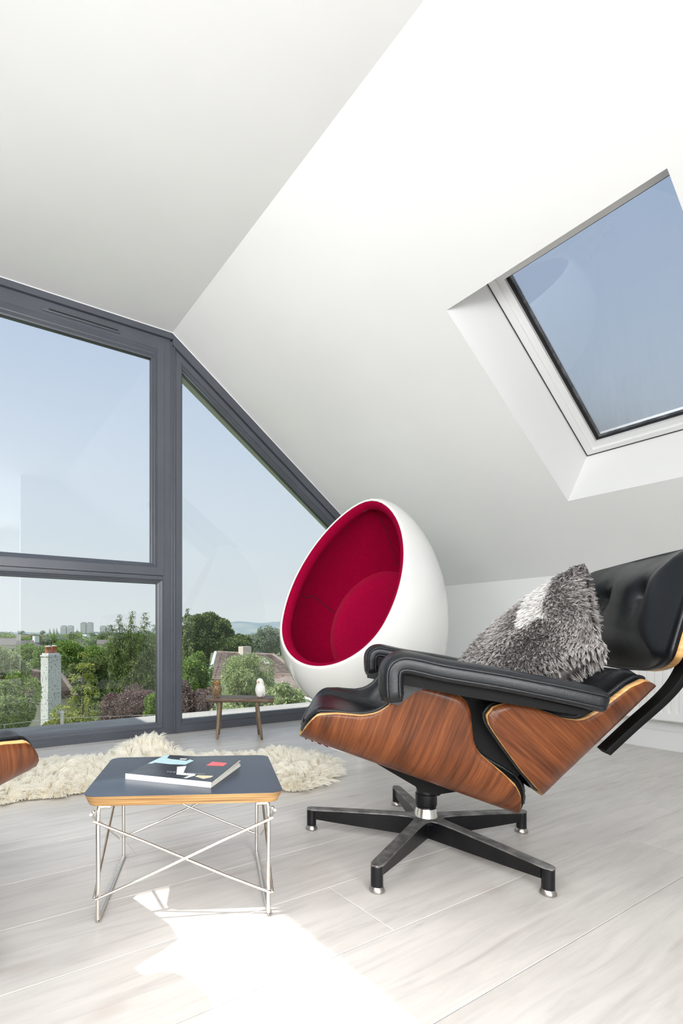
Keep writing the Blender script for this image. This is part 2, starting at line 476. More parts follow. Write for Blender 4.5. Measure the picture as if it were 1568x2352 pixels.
# --- flat ceiling
tag(box('ceiling', XL, XR, YB, YW + 0.1, ZC, ZC + 0.20, M['plaster']), 'flat white plaster ceiling strip between the two roof slopes', 'ceiling', kind='structure')

# --- slopes with a roof window each
def slope(name, side, holes, label, spa=0.096):
    """side +1 right, -1 left. holes: list of (Ya, Yb) openings; inner plane at t=0, outer at t=0.2"""
    x_r = XR if side > 0 else XL
    def P(s, y, t): return (x_r + side * (s * CP + t * SP), y, ZC - s * SP + t * CP)
    smax = (KX - XR) / CP
    S0, S1 = 0.783, 1.960                      # opening at the ceiling plane
    F0, F1 = 0.783, 1.835                      # opening at the frame
    V = []; Fc = []
    def quad(a, b, c, d):
        i = len(V); V.extend([a, b, c, d]); Fc.append((i, i + 1, i + 2, i + 3))
    TO = 0.17
    for t, s0, s1, da, db in ((0.0, S0, S1, 0.0, 0.0), (TO, F0, F1, spa, 0.096)):
        ys = [YB]
        for a, b in sorted(holes): ys += [a + da, b - db]
        ys.append(YW + 0.1)
        for i in range(len(ys) - 1):
            a, b = ys[i], ys[i + 1]
            if i % 2 == 0: quad(P(0, a, t), P(smax, a, t), P(smax, b, t), P(0, b, t))
            else:
                quad(P(0, a, t), P(s0, a, t), P(s0, b, t), P(0, b, t))
                quad(P(s1, a, t), P(smax, a, t), P(smax, b, t), P(s1, b, t))
    for s in (0, smax): quad(P(s, YB, 0), P(s, YW + 0.1, 0), P(s, YW + 0.1, TO), P(s, YB, TO))
    for y in (YB, YW + 0.1): quad(P(0, y, 0), P(smax, y, 0), P(smax, y, TO), P(0, y, TO))
    o = mesh(name, V, Fc, M['plaster'])
    tag(o, label, 'ceiling', kind='structure')
    return P, (S0, S1, F0, F1, TO)

HOLE_R = (0.648, 1.414)
P_r, SR = slope('ceiling', +1, [HOLE_R], 'sloping white plaster ceiling on the right, around the roof window', spa=-0.12)
HOLE_L = [(0.46, 1.60), (-1.6, -0.8), (-3.4, -2.6)]
P_l, SL = slope('ceiling', -1, HOLE_L, 'sloping white plaster ceiling on the left, out of view')

def roof_window(idx, P, hole, label, tint=True, spa=0.096):
    root = empty('window_%d' % idx, label=label, cat='roof window', kind='structure')
    S0, S1, F0, F1, TO = SR
    a, b = hole; sp = 0.096
    # splayed lining
    V = []; Fc = []
    def quad(*q):
        i = len(V); V.extend(q); Fc.append((i, i + 1, i + 2, i + 3))
    A = [P(S0, a, 0), P(S1, a, 0), P(S1, b, 0), P(S0, b, 0)]
    B = [P(F0, a + spa, TO), P(F1, a + spa, TO), P(F1, b - sp, TO), P(F0, b - sp, TO)]
    for i in range(4): quad(A[i], A[(i + 1) % 4], B[(i + 1) % 4], B[i])
    me = mesh('reveal_lining', V, Fc, M['upvc'], root)
    # rectangular rings in the (s, y) plane at given t ranges
    def ring(name, o, i, t0, t1, m):
        (s0, s1, ya, yb), (r0, r1, za, zb) = o, i
        Vv = []; Ff = []
        for t in (t0, t1):
            Vv += [P(s0, ya, t), P(s1, ya, t), P(s1, yb, t), P(s0, yb, t), P(r0, za, t), P(r1, za, t), P(r1, zb, t), P(r0, zb, t)]
        for k in range(4):
            j = (k + 1) % 4
            Ff += [(k, j, 4 + j, 4 + k), (8 + k, 8 + j, 12 + j, 12 + k), (k, j, 8 + j, 8 + k), (4 + k, 4 + j, 12 + j, 12 + k)]
        return mesh(name, Vv, Ff, m, root)
    ya, yb = a + spa, b - sp
    ring('shadow_gap', (F0, F1, ya, yb), (F0 + 0.003, F1 - 0.003, ya + 0.003, yb - 0.003), TO - 0.010, TO + 0.02, M['gasket'])
    ring('outer_frame', (F0 + 0.003, F1 - 0.003, ya + 0.003, yb - 0.003), (F0 + 0.035, F1 - 0.026, ya + 0.032, yb - 0.032), TO - 0.008, TO + 0.08, M['upvc'])
    ring('sash', (F0 + 0.034, F1 - 0.025, ya + 0.031, yb - 0.031), (F0 + 0.078, F1 - 0.058, ya + 0.058, yb - 0.058), TO + 0.004, TO + 0.075, M['upvc'])
    ring('gasket', (F0 + 0.077, F1 - 0.057, ya + 0.057, yb - 0.057), (F0 + 0.084, F1 - 0.064, ya + 0.066, yb - 0.066), TO + 0.018, TO + 0.045, M['gasket'])
    ring('glazing_bead', (F0 + 0.084, F1 - 0.064, ya + 0.066, yb - 0.066), (F0 + 0.088, F1 - 0.066, ya + 0.071, yb - 0.071), TO + 0.028, TO + 0.045, M['worn_metal'])
    g0, g1, gy0, gy1 = F0 + 0.08, F1 - 0.06, ya + 0.06, yb - 0.06
    Vg = [P(s, y, t) for t in (TO + 0.036, TO + 0.042) for s, y in ((g0, gy0), (g1, gy0), (g1, gy1), (g0, gy1))]
    mesh('pane', Vg, [(0, 1, 2, 3), (4, 5, 6, 7), (0, 1, 5, 4), (1, 2, 6, 5), (2, 3, 7, 6), (3, 0, 4, 7)], M['roof_glass'] if tint else M['glass'], root)
    # blind rail along the upper edge
    Vb = [P(s, y, t) for s, t in ((F0 + 0.004, TO - 0.028), (F0 + 0.03, TO - 0.028), (F0 + 0.03, TO + 0.0), (F0 + 0.004, TO + 0.0)) for y in (ya + 0.006, yb - 0.006)]
    mesh('blind_rail', Vb, [(0, 2, 4, 6), (1, 3, 5, 7), (0, 1, 3, 2), (2, 3, 5, 4), (4, 5, 7, 6), (6, 7, 1, 0)], M['blind_box'], root)
    return root
roof_window(2, P_r, HOLE_R, 'white framed roof window with blue tinted pane in the right slope', spa=-0.12)
roof_window(3, P_l, HOLE_L[0], 'white framed roof window in the left slope that lets the sun in', tint=False)
for i, h in enumerate(HOLE_L[1:]):  # extra unseen roof windows, put in so sun bounces off the rear floor
    roof_window(4 + i, P_l, h, ['white framed roof window further back in the left slope', 'white framed roof window at the rear end of the left slope'][i], tint=False)

# --- walls
tag(box('wall_right', KX, KX + 0.15, YB, YW + 0.1, 0, KZ, M['plaster']), 'low white knee wall under the right slope, behind the radiator', 'wall', kind='structure')
tag(box('wall_left', LX - 0.15, LX, YB, YW + 0.1, 0, KZ, M['plaster']), 'low white knee wall under the left slope, out of view', 'wall', kind='structure')
gable = [(LX, 0), (KX, 0), (KX, KZ), (XR, ZC), (XL, ZC), (LX, KZ)]
def wall_gable(name, poly, ya, yb, label):
    return tag(prism(name, poly, 'y', ya, yb, M['plaster']), label, 'wall', kind='structure')
wall_gable('wall_rear', [(0.75, 0), (KX, 0), (KX, KZ), (XR, ZC), (0.75, ZC)], YR - 0.12, YR, 'white return wall behind the camera')
wall_gable('wall_back', gable, YB - 0.15, YB, 'white gable wall at the far rear of the loft')
WXR = 2.95                                        # right end of the glazing
def slz(x): return ZC - max(0, x - XR) * PITCH - max(0, XL - x) * PITCH
wall_gable('wall_front', [(WXR, 0), (KX, 0), (KX, KZ), (WXR, slz(WXR))], YW - 0.005, YW + 0.1, 'narrow white wall beside the glazing, behind the egg chair')
WXL = XL - (WXR - XR)
wall_gable('wall_front', [(LX, 0), (WXL, 0), (WXL, slz(WXL)), (LX, KZ)], YW - 0.005, YW + 0.1, 'narrow white wall at the left end of the glazing')

# --- skirting
sk = [(0, 0), (-0.016, 0), (-0.016, 0.094), (-0.013, 0.099), (0, 0.099)]
tag(prism('baseboard_right', [(KX + p[0], p[1]) for p in sk], 'y', YR, YW - 0.006, M['white_gloss']), 'white skirting board along the right knee wall', 'skirting', kind='structure')
tag(prism('baseboard_left', [(LX - p[0], p[1]) for p in sk], 'y', YB, YW - 0.006, M['white_gloss']), 'white skirting board along the left knee wall', 'skirting', kind='structure')
tag(box('baseboard_rear', 0.75, KX - 0.016, YR, YR + 0.016, 0, 0.099, M['white_gloss']), 'white skirting board on the return wall behind the camera', 'skirting', kind='structure')

# --- gable glazing (window_1)
win = empty('window_1', label='full height gable window with anthracite grey frame and four panes', cat='window', kind='structure')
def offset_poly(poly, widths):
    """convex polygon, inward offset per edge (edge i from vertex i to i+1); poly is counter-clockwise in (x,z)"""
    n = len(poly); L = []
    for i in range(n):
        p, q = np.array(poly[i], float), np.array(poly[(i + 1) % n], float)
        d = (q - p) / np.linalg.norm(q - p); nn = np.array([-d[1], d[0]])
        L.append((p + nn * widths[i], d))
    out = []
    for i in range(n):
        (p, d), (q, e) = L[i - 1], L[i]
        A = np.array([d, -e]).T; t = np.linalg.solve(A, q - p); out.append(tuple(p + d * t[0]))
    return out
def ring_frame(name, poly, widths, prof, m, parent):
    """prof: list of (fraction of width, y)"""
    n = len(poly); V = []
    for fr, y in prof:
        for p in offset_poly(poly, [w * fr for w in widths]): V.append((p[0], y, p[1]))
    Fc = []
    for k in range(len(prof) - 1):
        for i in range(n):
            j = (i + 1) % n
            Fc.append((k * n + i, k * n + j, (k + 1) * n + j, (k + 1) * n + i))
    return mesh(name, V, Fc, m, parent)
Y0 = YW
beads = [(0, Y0 + 0.05), (0, Y0 + 0.003), (0.02, Y0), (0.60, Y0), (0.62, Y0 + 0.003), (0.66, Y0 + 0.003), (0.70, Y0 + 0.001), (0.80, Y0 + 0.012), (0.84, Y0 + 0.014), (0.92, Y0 + 0.024), (0.94, Y0 + 0.026), (1.0, Y0 + 0.028), (1.0, Y0 + 0.06)]
# outer frame slabs
CX0, CX1 = XL + 0.008, 1.172
def pane(poly, name='pane'):
    n = len(poly); V = [(p[0], y, p[1]) for y in (Y0 + 0.036, Y0 + 0.040) for p in poly]
    Fc = [list(range(n)), list(range(n, 2 * n))] + [(i, (i + 1) % n, n + (i + 1) % n, n + i) for i in range(n)]
    mesh(name, V, Fc, M['glass'], win)
# upper sash (opening light)
up = [(CX0 + 0.04, 0.957), (CX1 - 0.04, 0.957), (CX1 - 0.04, 2.387), (CX0 + 0.04, 2.387)]
wu = [0.076, 0.072, 0.126, 0.072]
sash = ring_frame('sash', up, wu, beads, M['grey_frame'], win); pane(offset_poly(up, [w * 0.97 for w in wu]))
# lower fixed light
lo = [(CX0 + 0.024, 0.020), (CX1 - 0.024, 0.020), (CX1 - 0.024, 0.953), (CX0 + 0.024, 0.953)]
wl = [0.052, 0.050, 0.044, 0.050]
beads2 = [(0, Y0 + 0.05), (0, Y0 + 0.0045), (0.3, Y0 + 0.0045), (0.36, Y0 + 0.003), (0.46, Y0 + 0.003), (0.5, Y0 + 0.010), (0.74, Y0 + 0.018), (0.78, Y0 + 0.022), (1.0, Y0 + 0.028), (1.0, Y0 + 0.06)]
ring_frame('bead', lo, wl, beads2, M['grey_frame'], win); pane(offset_poly(lo, [w * 0.97 for w in wl]))
# solid frame members behind and around
outer = ring_frame('frame', [(CX0, 0), (CX1, 0), (CX1, ZC - 0.001), (CX0, ZC - 0.001)], [0.03, 0.045, 0.05, 0.045], [(0, Y0 + 0.07), (0, Y0 + 0.006), (1, Y0 + 0.006), (1, Y0 + 0.07)], M['grey_frame'], win)
box('transom', CX0 + 0.04, CX1 - 0.04, Y0 + 0.012, Y0 + 0.06, 0.93, 0.98, M['grey_frame'], win)
box('frame_trim', CX0, CX1 + 0.012, Y0 - 0.012, Y0 + 0.004, 2.390, ZC - 0.004, M['grey_frame'], win)
# mullions with two round beads
for x0, sgn in ((1.172, 1), (CX0 - 0.036, 1)):
    mm = box('mullion', x0, x0 + 0.036, Y0 + 0.004, Y0 + 0.07, 0, slz(x0 + 0.036) - 0.03 if x0 > 1 else slz(x0) - 0.03, M['grey_frame'], win)
    for bx in (0.010, 0.026):
        tube('bead', [(x0 + bx, Y0 + 0.003, 0.002), (x0 + bx, Y0 + 0.003, slz(x0 + bx) - 0.05)], 0.0042, M['grey_frame'], mm, n=12)
# side lights following the slope
for sgn in (1, -1):
    def mx(x): return x if sgn > 0 else (XL + XR) - x
    T = 0.062 / CP
    poly = [(1.208, 0.0), (WXR, 0.0), (WXR, slz(WXR) - T), (1.208, slz(1.208) - T)]
    if sgn < 0: poly = [(mx(p[0]), p[1]) for p in poly][::-1]
    wd = [0.078, 0.06, 0.058, 0.052] if sgn > 0 else [0.058, 0.06, 0.078, 0.052]
    ring_frame('frame', poly, wd, beads, M['grey_frame'], win)
    pane(offset_poly(poly, [w * 0.97 for w in wd]))
    tr = [(XR + 0.002, ZC - 0.004), (WXR + 0.0, slz(WXR) - 0.003), (WXR, slz(WXR) - 0.058 / CP), (XR + 0.002, ZC - 0.058 / CP)]
    tr = [(mx(p[0]), p[1]) for p in tr]
    prism('frame_trim', tr, 'y', Y0 - 0.012, Y0 + 0.03, M['grey_frame'], win)
# trickle vent in the upper rail
zv = 2.342
bm = bmesh.new()
sweep(bm, [(0.445, Y0 - 0.001, zv), (0.452, Y0 - 0.004, zv), (0.855, Y0 - 0.004, zv), (0.862, Y0 - 0.001, zv)], rrect(0.006, 0.026, 0.0028), up=(0, 0, 1))
vent = from_bm('trickle_vent', bm, M['grey_frame'], sash, smooth=True, angle=40)
box('vent_slot', 0.476, 0.85, Y0 - 0.0078, Y0 - 0.002, zv - 0.003, zv + 0.004, M['dark_slot'], sash)
tag(box('trim_1', XL, XR, YW - 0.012, YW - 0.004, ZC - 0.0045, ZC - 0.0005, M['white_gloss']), 'thin white sealant line between ceiling and window frame', 'trim', kind='structure')
sl = [(XR, ZC - 0.0005), (WXR, slz(WXR) - 0.0005), (WXR, slz(WXR) - 0.005), (XR, ZC - 0.005)]
tag(prism('trim_2', sl, 'y', YW - 0.014, YW - 0.006, M['white_gloss']), 'thin white sealant line between the slope and the sloping window frame', 'trim', kind='structure')

# --- outside: ledge, verge overhang and side cheek of the dormer
led = box('ledge', LX, KX + 0.2, YW + 0.07, 3.42, -0.12, 0.03, M['stone'])
tag(led, 'pale grey stone ledge running outside the bottom of the gable window', 'ledge', kind='structure')
tag(prism('verge', [(LX - 0.3, KZ + 0.0), (LX - 0.3, KZ + 0.25), (XL - 0.1, ZC + 0.42), (XR + 0.1, ZC + 0.42), (KX + 0.3, KZ + 0.25), (KX + 0.3, KZ), (XR, ZC + 0.17), (XL, ZC + 0.17)], 'y', YW + 0.1, 3.38, M['render']),
    'white roof verge projecting over the gable window, above the view', 'verge', kind='structure')
tag(box('cheek', -0.62, -0.5, YW + 0.1, 3.88, -0.12, 2.50, M['render']), 'white side wall outside the left part of the gable window', 'wall', kind='structure')

# ================================================================== lounge chair (x forward, y to its left, z up)
def unit(v):
    v = np.array(v, float); return v / np.linalg.norm(v)

def shell_surface(P0, e, nrm, s_arr, T_arr, a, R, lean, t_n=33, off=None):
    """returns grid of points and inward normals. cross-section: flat to |t|<a, arc radius R to angle lean, then straight"""
    P0 = np.array(P0, float); e = unit(e); nrm = unit(nrm)
    pts = np.zeros((len(s_arr), t_n, 3)); nor = np.zeros_like(pts); uv = np.zeros((len(s_arr), t_n, 2))
    for i, (s, T) in enumerate(zip(s_arr, T_arr)):
        for j in range(t_n):
            q = -1 + 2 * j / (t_n - 1)
            q = math.copysign(abs(q) ** 0.85, q)
            t = q * T; at = abs(t); sg = math.copysign(1, t)
            if at <= a: v, h, ang = at, 0.0, 0.0
            elif at <= a + R * lean:
                ang = (at - a) / R; v = a + R * math.sin(ang); h = R * (1 - math.cos(ang))
            else:
                ang = lean; x = at - a - R * lean
                v = a + R * math.sin(lean) + x * math.cos(lean); h = R * (1 - math.cos(lean)) + x * math.sin(lean)
            h -= 0.0
            c2 = P0 + e * s + nrm * h
            pts[i, j] = (c2[0], sg * v, c2[1])
            n2 = nrm * math.cos(ang)
            nor[i, j] = (n2[0], -sg * math.sin(ang), n2[1])
            uv[i, j] = (s, t)
    return pts, nor, uv

def grid_obj(name, pts, uv, mats, parent, thick=0.0):
    n, m, _ = pts.shape
    V = pts.reshape(-1, 3)
    Fc = [(i * m + j, i * m + j + 1, (i + 1) * m + j + 1, (i + 1) * m + j) for i in range(n - 1) for j in range(m - 1)]
    o = mesh(name, V, Fc, mats, parent, smooth=True)
    l = o.data.uv_layers.new(name='UVMap'); U = uv.reshape(-1, 2)
    l.data.foreach_set('uv', U[[lp.vertex_index for lp in o.data.loops]].ravel().astype(float))
    return o

def closed_pad(name, base, nor, thick, mats, parent, b_off=0.010, edge=0.02):
    """pad between base surface offset b_off and base+thick (array n x m)"""
    n, m, _ = base.shape
    bot = base + nor * b_off
    top = base + nor * (b_off + thick)[..., None]
    V = np.vstack([bot.reshape(-1, 3), top.reshape(-1, 3)]); k = n * m
    Fc = []
    for i in range(n - 1):
        for j in range(m - 1):
            a, b, c, d = i * m + j, i * m + j + 1, (i + 1) * m + j + 1, (i + 1) * m + j
            Fc.append((d, c, b, a)); Fc.append((k + a, k + b, k + c, k + d))
    loop = [j for j in range(m)] + [i * m + m - 1 for i in range(1, n)] + [(n - 1) * m + j for j in range(m - 2, -1, -1)] + [i * m for i in range(n - 2, 0, -1)]
    for i in range(len(loop)):
        a, b = loop[i], loop[(i + 1) % len(loop)]
        Fc.append((a, b, k + b, k + a)[::-1])
    o = mesh(name, V, Fc, mats, parent, smooth=True)
    return o, [tuple(V[i]) for i in loop], [tuple(V[k + i]) for i in loop]

def t_of_h(h, a, R, lean):
    hb = R * (1 - math.cos(lean))
    if h <= 0: return a
    if h < hb: return a + R * math.acos(1 - h / R)
    return a + R * lean + (h - hb) / math.sin(lean)

def build_lounge():
    root = empty('lounge_chair', (0, 0, 0), 0)
    W, PE, LE = M['walnut'], M['ply_edge'], M['leather']

    def make_shell(nm, P0, e, nrm, rim, a, R, lean, smax, round0, round1, n_s=56, cush=0.075, cush_edge=0.022, over=None, fall=0.07, soft=False):
        e = unit(e); nrm = unit(nrm); P0 = np.array(P0, float)
        r = np.array(rim, float); so = np.argsort(r[:, 0]); r = r[so]
        # dense at both ends
        q = np.linspace(0, 1, n_s); s_arr = smax * (0.5 - 0.5 * np.cos(np.pi * q)) * 0.7 + smax * q * 0.3
        h = np.interp(s_arr, r[:, 0], r[:, 1])
        T = np.array([t_of_h(x, a, R, lean) for x in h])
        for i, s in enumerate(s_arr):
            if s < round0: T[i] = min(T[i], a * 0.72 + (T[i] - a * 0.72) * math.sqrt(max(0, 1 - (1 - s / round0) ** 2)))
            if smax - s < round1: T[i] = min(T[i], a * 0.72 + (T[i] - a * 0.72) * math.sqrt(max(0, 1 - (1 - (smax - s) / round1) ** 2)))
        pts, nor, uv = shell_surface(P0, e, nrm, s_arr, T, a, R, lean, 41)
        sh = grid_obj(nm + '_shell', pts, uv, [W, PE], root)
        md = sh.modifiers.new('ply', 'SOLIDIFY'); md.thickness = 0.013; md.offset = -1.0 if True else 1.0
        md.material_offset_rim = 1; md.use_even_offset = False
        # make sure solidify grows inwards
        me = sh.data; p = me.polygons[len(me.polygons) // 2]
        c = nor.reshape(-1, 3)[p.vertices[0]]
        if p.normal.dot(Vector(c)) > 0: md.offset = 1.0
        else: md.offset = -1.0
        # cushion follows the shell
        base, nn, _ = shell_surface(P0, e, nrm, s_arr[0] + (s_arr - s_arr[0]) * 1.0, T - 0.004 + (0.0 if over is None else np.array([over(s_) for s_ in s_arr])), a, R, lean, 41)
        n, m = base.shape[:2]
        th = np.zeros((n, m))
        L = smax
        for i in range(n):
            for j in range(m):
                qs = s_arr[i]; d1 = min(qs, L - qs); d2 = T[i] * (1 - abs(-1 + 2 * j / (m - 1)) ** 0.85)
                d = min(d1, d2, fall) / fall
                if i in (0, n - 1) or j in (0, m - 1): d = 0
                th[i, j] = cush_edge + (cush - cush_edge) * (math.sin(math.pi / 2 * d) if soft else math.sqrt(max(0, 1 - (1 - d) ** 2)))
        return sh, base, nn, th, s_arr, T

    # ---- seat
    P0 = np.array([0.357, 0.338]); P1 = np.array([-0.196, 0.160]); e = unit(P1 - P0); nrm = np.array([e[1], -e[0]])
    if nrm[1] < 0: nrm = -nrm
    rimuv = [(0.351, 0.352), (0.348, 0.378), (0.324, 0.399), (0.294, 0.411), (0.252, 0.416), (0.193, 0.413), (0.16, 0.42), (0.135, 0.436), (0.119, 0.457), (0.098, 0.481), (0.083, 0.49), (0.062, 0.492), (0.027, 0.484), (-0.017, 0.471), (-0.036, 0.459), (-0.046, 0.439), (-0.051, 0.401), (-0.056, 0.365), (-0.067, 0.336), (-0.094, 0.313), (-0.125, 0.286), (-0.151, 0.259), (-0.166, 0.231), (-0.171, 0.208), (-0.185, 0.178)]
    rim = [((np.array(p) - P0) @ e, max(0.006, (np.array(p) - P0) @ nrm)) for p in rimuv]
    smax = np.linalg.norm(P1 - P0)
    sh, base, nn, th, s_arr, T = make_shell('seat', P0, e, nrm, rim, 0.165, 0.13, math.radians(80), smax, 0.035, 0.04, cush=0.078, cush_edge=0.022, over=lambda q_: 0.016 * max(0.0, min(1.0, (q_ - 0.43) / 0.08)))
    pad, l0, l1 = closed_pad('seat_cushion', base, nn, th, LE, root, b_off=0.0135)
    bm = bmesh.new(); mid = [tuple((np.array(a) * 0.25 + np.array(b) * 0.75)) for a, b in zip(l0, l1)]
    sweep(bm, mid, circ(0.0045, 8), closed=True)
    from_bm('piping', bm, LE, pad, smooth=True)
    # ---- back
    B0 = np.array([-0.225, 0.222]); B1 = np.array([-0.469, 0.490]); be = unit(B1 - B0); bn = np.array([be[1], -be[0]])
    if bn[0] < 0: bn = -bn
    bl = np.linalg.norm(B1 - B0)
    brim = [(0.0, 0.02), (0.005, 0.039), (0.009, 0.088), (0.021, 0.151), (0.0336, 0.208), (0.041, 0.235), (0.052, 0.249), (0.075, 0.252), (0.101, 0.238), (0.125, 0.202), (0.145, 0.159), (0.157, 0.126), (0.174, 0.10), (0.19, 0.088), (0.222, 0.079), (0.263, 0.075), (0.303, 0.069), (0.334, 0.055), (0.350, 0.043), (bl, 0.022)]
    sh2, base2, nn2, th2, s2, T2 = make_shell('back', B0, be, bn, brim, 0.205, 0.105, math.radians(80), bl, 0.012, 0.03, cush=0.075, cush_edge=0.02)
    pad2, m0, m1 = closed_pad('back_cushion', base2, nn2, th2, LE, root, b_off=0.0135)
    bm = bmesh.new(); mid = [tuple((np.array(a) * 0.25 + np.array(b) * 0.75)) for a, b in zip(m0, m1)]
    sweep(bm, mid, circ(0.0045, 8), closed=True)
    from_bm('piping', bm, LE, pad2, smooth=True)
    # ---- headrest
    H0 = np.array([-0.532, 0.512]); H1 = np.array([-0.610, 0.810]); he = unit(H1 - H0); hn = np.array([he[1], -he[0]])
    if hn[0] < 0: hn = -hn
    hl = np.linalg.norm(H1 - H0)
    hrim = [(0, 0.044), (0.03, 0.050), (hl - 0.03, 0.050), (hl, 0.044)]
    sh3, base3, nn3, th3, s3, T3 = make_shell('headrest', H0, he, hn, hrim, 0.05, 0.55, math.radians(80), hl, 0.045, 0.045, n_s=44, cush=0.070, cush_edge=0.010, fall=0.11, soft=True)
    # two tufted buttons with a diagonal crease
    n, m = th3.shape
    for i in range(n):
        for j in range(m):
            q = -1 + 2 * j / (m - 1); tt = math.copysign(abs(q) ** 0.85, q) * T3[i]
            for sy in (1, -1):
                ds, dt = s3[i] - 0.185, tt - sy * 0.100
                th3[i, j] -= 0.034 * math.exp(-(ds * ds + dt * dt) / 0.0012)
                u_, w_ = (ds + sy * dt) / 1.414, (ds - sy * dt) / 1.414
                if u_ > -0.02: th3[i, j] -= 0.012 * math.exp(-(w_ * w_) / 0.00016) * math.exp(-max(u_, 0) / 0.05)
    pad3, h0, h1 = closed_pad('headrest_cushion', base3, nn3, th3, LE, root, b_off=0.0135)
    bm = bmesh.new(); mid = [tuple((np.array(a) * 0.25 + np.array(b) * 0.75)) for a, b in zip(h0, h1)]
    sweep(bm, mid, circ(0.0045, 8), closed=True)
    from_bm('piping', bm, LE, pad3, smooth=True)
    for sy in (1, -1):
        cpt = np.array([*H0]) + he * 0.185 + hn * (0.0135 + 0.026)
        bm = bmesh.new(); bmesh.ops.create_uvsphere(bm, u_segments=16, v_segments=8, radius=0.011)
        bmesh.ops.scale(bm, vec=(0.45, 1, 1), verts=bm.verts); bmesh.ops.rotate(bm, cent=(0, 0, 0), matrix=Matrix.Rotation(math.atan2(hn[1], hn[0]) * -1, 3, 'Y'), verts=bm.verts)
        bmesh.ops.translate(bm, vec=(cpt[0], sy * 0.100, cpt[1]), verts=bm.verts)
        from_bm('button', bm, LE, pad3, smooth=True)
    # ---- armrests
    for sy in (1, -1):
        arm = empty('armrest'); arm.parent = root
        yc = sy * 0.365
        path = [(0.131, yc, 0.462), (0.134, yc, 0.500), (0.131, yc, 0.532), (0.112, yc, 0.5455), (0.08, yc, 0.5415), (0.027, yc, 0.530), (-0.076, yc, 0.5135), (-0.176, yc, 0.4945), (-0.241, yc, 0.481), (-0.286, yc, 0.4705)]
        pp = catmull(path, 6)
        sc = [0.80 + 0.20 * min(1, i / 3) if i < 4 else (1.0 if i < len(pp) - 3 else (0.97, 0.88, 0.70)[i - len(pp) + 3]) for i in range(len(pp))]
        sec = [(-0.059, -0.008), (-0.056, -0.017), (-0.048, -0.022), (0.0, -0.023), (0.048, -0.022), (0.056, -0.017), (0.059, -0.008), (0.0605, 0.004), (0.058, 0.0125)]
        for k in range(1, 10):
            a_ = math.pi * k / 10; sec.append((0.056 * math.cos(a_), 0.0125 + 0.0135 * math.sin(a_) ** 0.8))
        sec += [(-0.058, 0.0125), (-0.0605, 0.004)]
        bm = bmesh.new()
        sweep(bm, pp, sec, up=(1, 0, 0.05), scales=sc)
        from_bm('pad', bm, LE, arm, smooth=True, angle=60)
        for dy, dn in ((0.0605, 0.0125), (-0.0605, 0.0125), (0.0600, -0.013), (-0.0600, -0.013)):
            P = []
            for i, p in enumerate(pp[:-2]):
                q = np.array(pp[i + 1]) - np.array(p); t = q / np.linalg.norm(q)
                nrm3 = np.array([-t[2], 0, t[0]]);
                if nrm3[2] < 0 or (abs(nrm3[2]) < 0.3 and nrm3[0] < 0): nrm3 = -nrm3
                P.append(tuple(np.array(p) + np.array([0, dy * (0.97), 0]) + nrm3 * dn))
            bm = bmesh.new(); sweep(bm, P[2:], circ(0.0034, 6))
            from_bm('piping', bm, LE, arm, smooth=True)
        prism('side_panel', [(0.150, 0.452), (0.152, 0.53), (0.12, 0.552), (0.02, 0.530), (-0.05, 0.508), (0.02, 0.498), (0.075, 0.478), (0.112, 0.446)], 'y', *sorted((sy * 0.312, sy * 0.332)), LE, arm, smooth=True)
        # moulded black carrier between seat and back shells
        poly = [(0.115, 0.455), (0.118, 0.520), (0.08, 0.522), (-0.06, 0.493), (-0.255, 0.455), (-0.245, 0.435), (-0.19, 0.41), (-0.185, 0.31), (-0.155, 0.265), (-0.115, 0.262), (-0.03, 0.33), (0.0, 0.42), (0.06, 0.45)]
        prism('carrier', poly, 'y', *sorted((sy * 0.236, sy * 0.262)), M['matte_black'], arm)
        prism('arm_plate', [(0.12, 0.50), (0.118, 0.525), (0.09, 0.526), (-0.26, 0.452), (-0.25, 0.44), (-0.02, 0.475)], 'y', *sorted((sy * 0.24, sy * 0.39)), M['matte_black'], arm)
    # leather skirt of the cushion joint between seat and back
    bm = bmesh.new()
    jp = catmull([(-0.030, 0, 0.335), (-0.085, 0, 0.300), (-0.135, 0, 0.258), (-0.168, 0, 0.222)], 5)
    sweep(bm, jp, rrect(0.50, 0.04, 0.018, 4), up=(-0.5, 0, 0.8))
    from_bm('rear_cushion_fold', bm, LE, root, smooth=True, angle=50)
    # ---- braces between back and headrest
    for sy in (1, -1):
        bm = bmesh.new()
        pp = catmull([(-0.372, sy * 0.2, 0.330), (-0.43, sy * 0.2, 0.392), (-0.497, sy * 0.2, 0.461), (-0.532, sy * 0.2, 0.512), (-0.554, sy * 0.2, 0.575), (-0.598, sy * 0.2, 0.74)], 6)
        sweep(bm, pp, rrect(0.042, 0.016, 0.002, 2), up=(0.7, 0, 0.7))
        from_bm('back_brace', bm, M['matte_black'], root, smooth=True, angle=35)
    # ---- shock mounts / under frame
    bm = bmesh.new()
    def on_line(s, d): return P0 + e * s - nrm * d
    pa, pb, pc, pd = on_line(0.115, 0.0), on_line(0.52, 0.0), on_line(0.50, 0.010), on_line(0.14, 0.012)
    q1, q2 = (0.035, 0.176), (-0.035, 0.158)
    poly = [tuple(pa), tuple(pb), tuple(pc), q2, (-0.028, 0.152), (0.028, 0.166), q1, tuple(pd)]
    prism('under_frame', poly, 'y', -0.035, 0.035, M['matte_black'], root)
    for s in (0.12, 0.17, 0.47, 0.51):
        for y in (-0.06, 0.06):
            c = on_line(s, 0.006)
            MM = Matrix.Translation((c[0], y, c[1])) @ Matrix.Rotation(-math.atan2(nrm[0], nrm[1]) * -1, 4, 'Y')
            lathe('mount_pad', [(0, -0.008), (0.022, -0.008), (0.024, -0.004), (0.024, 0.006), (0, 0.006)], M['black_metal'], root, n=16, M=MM)
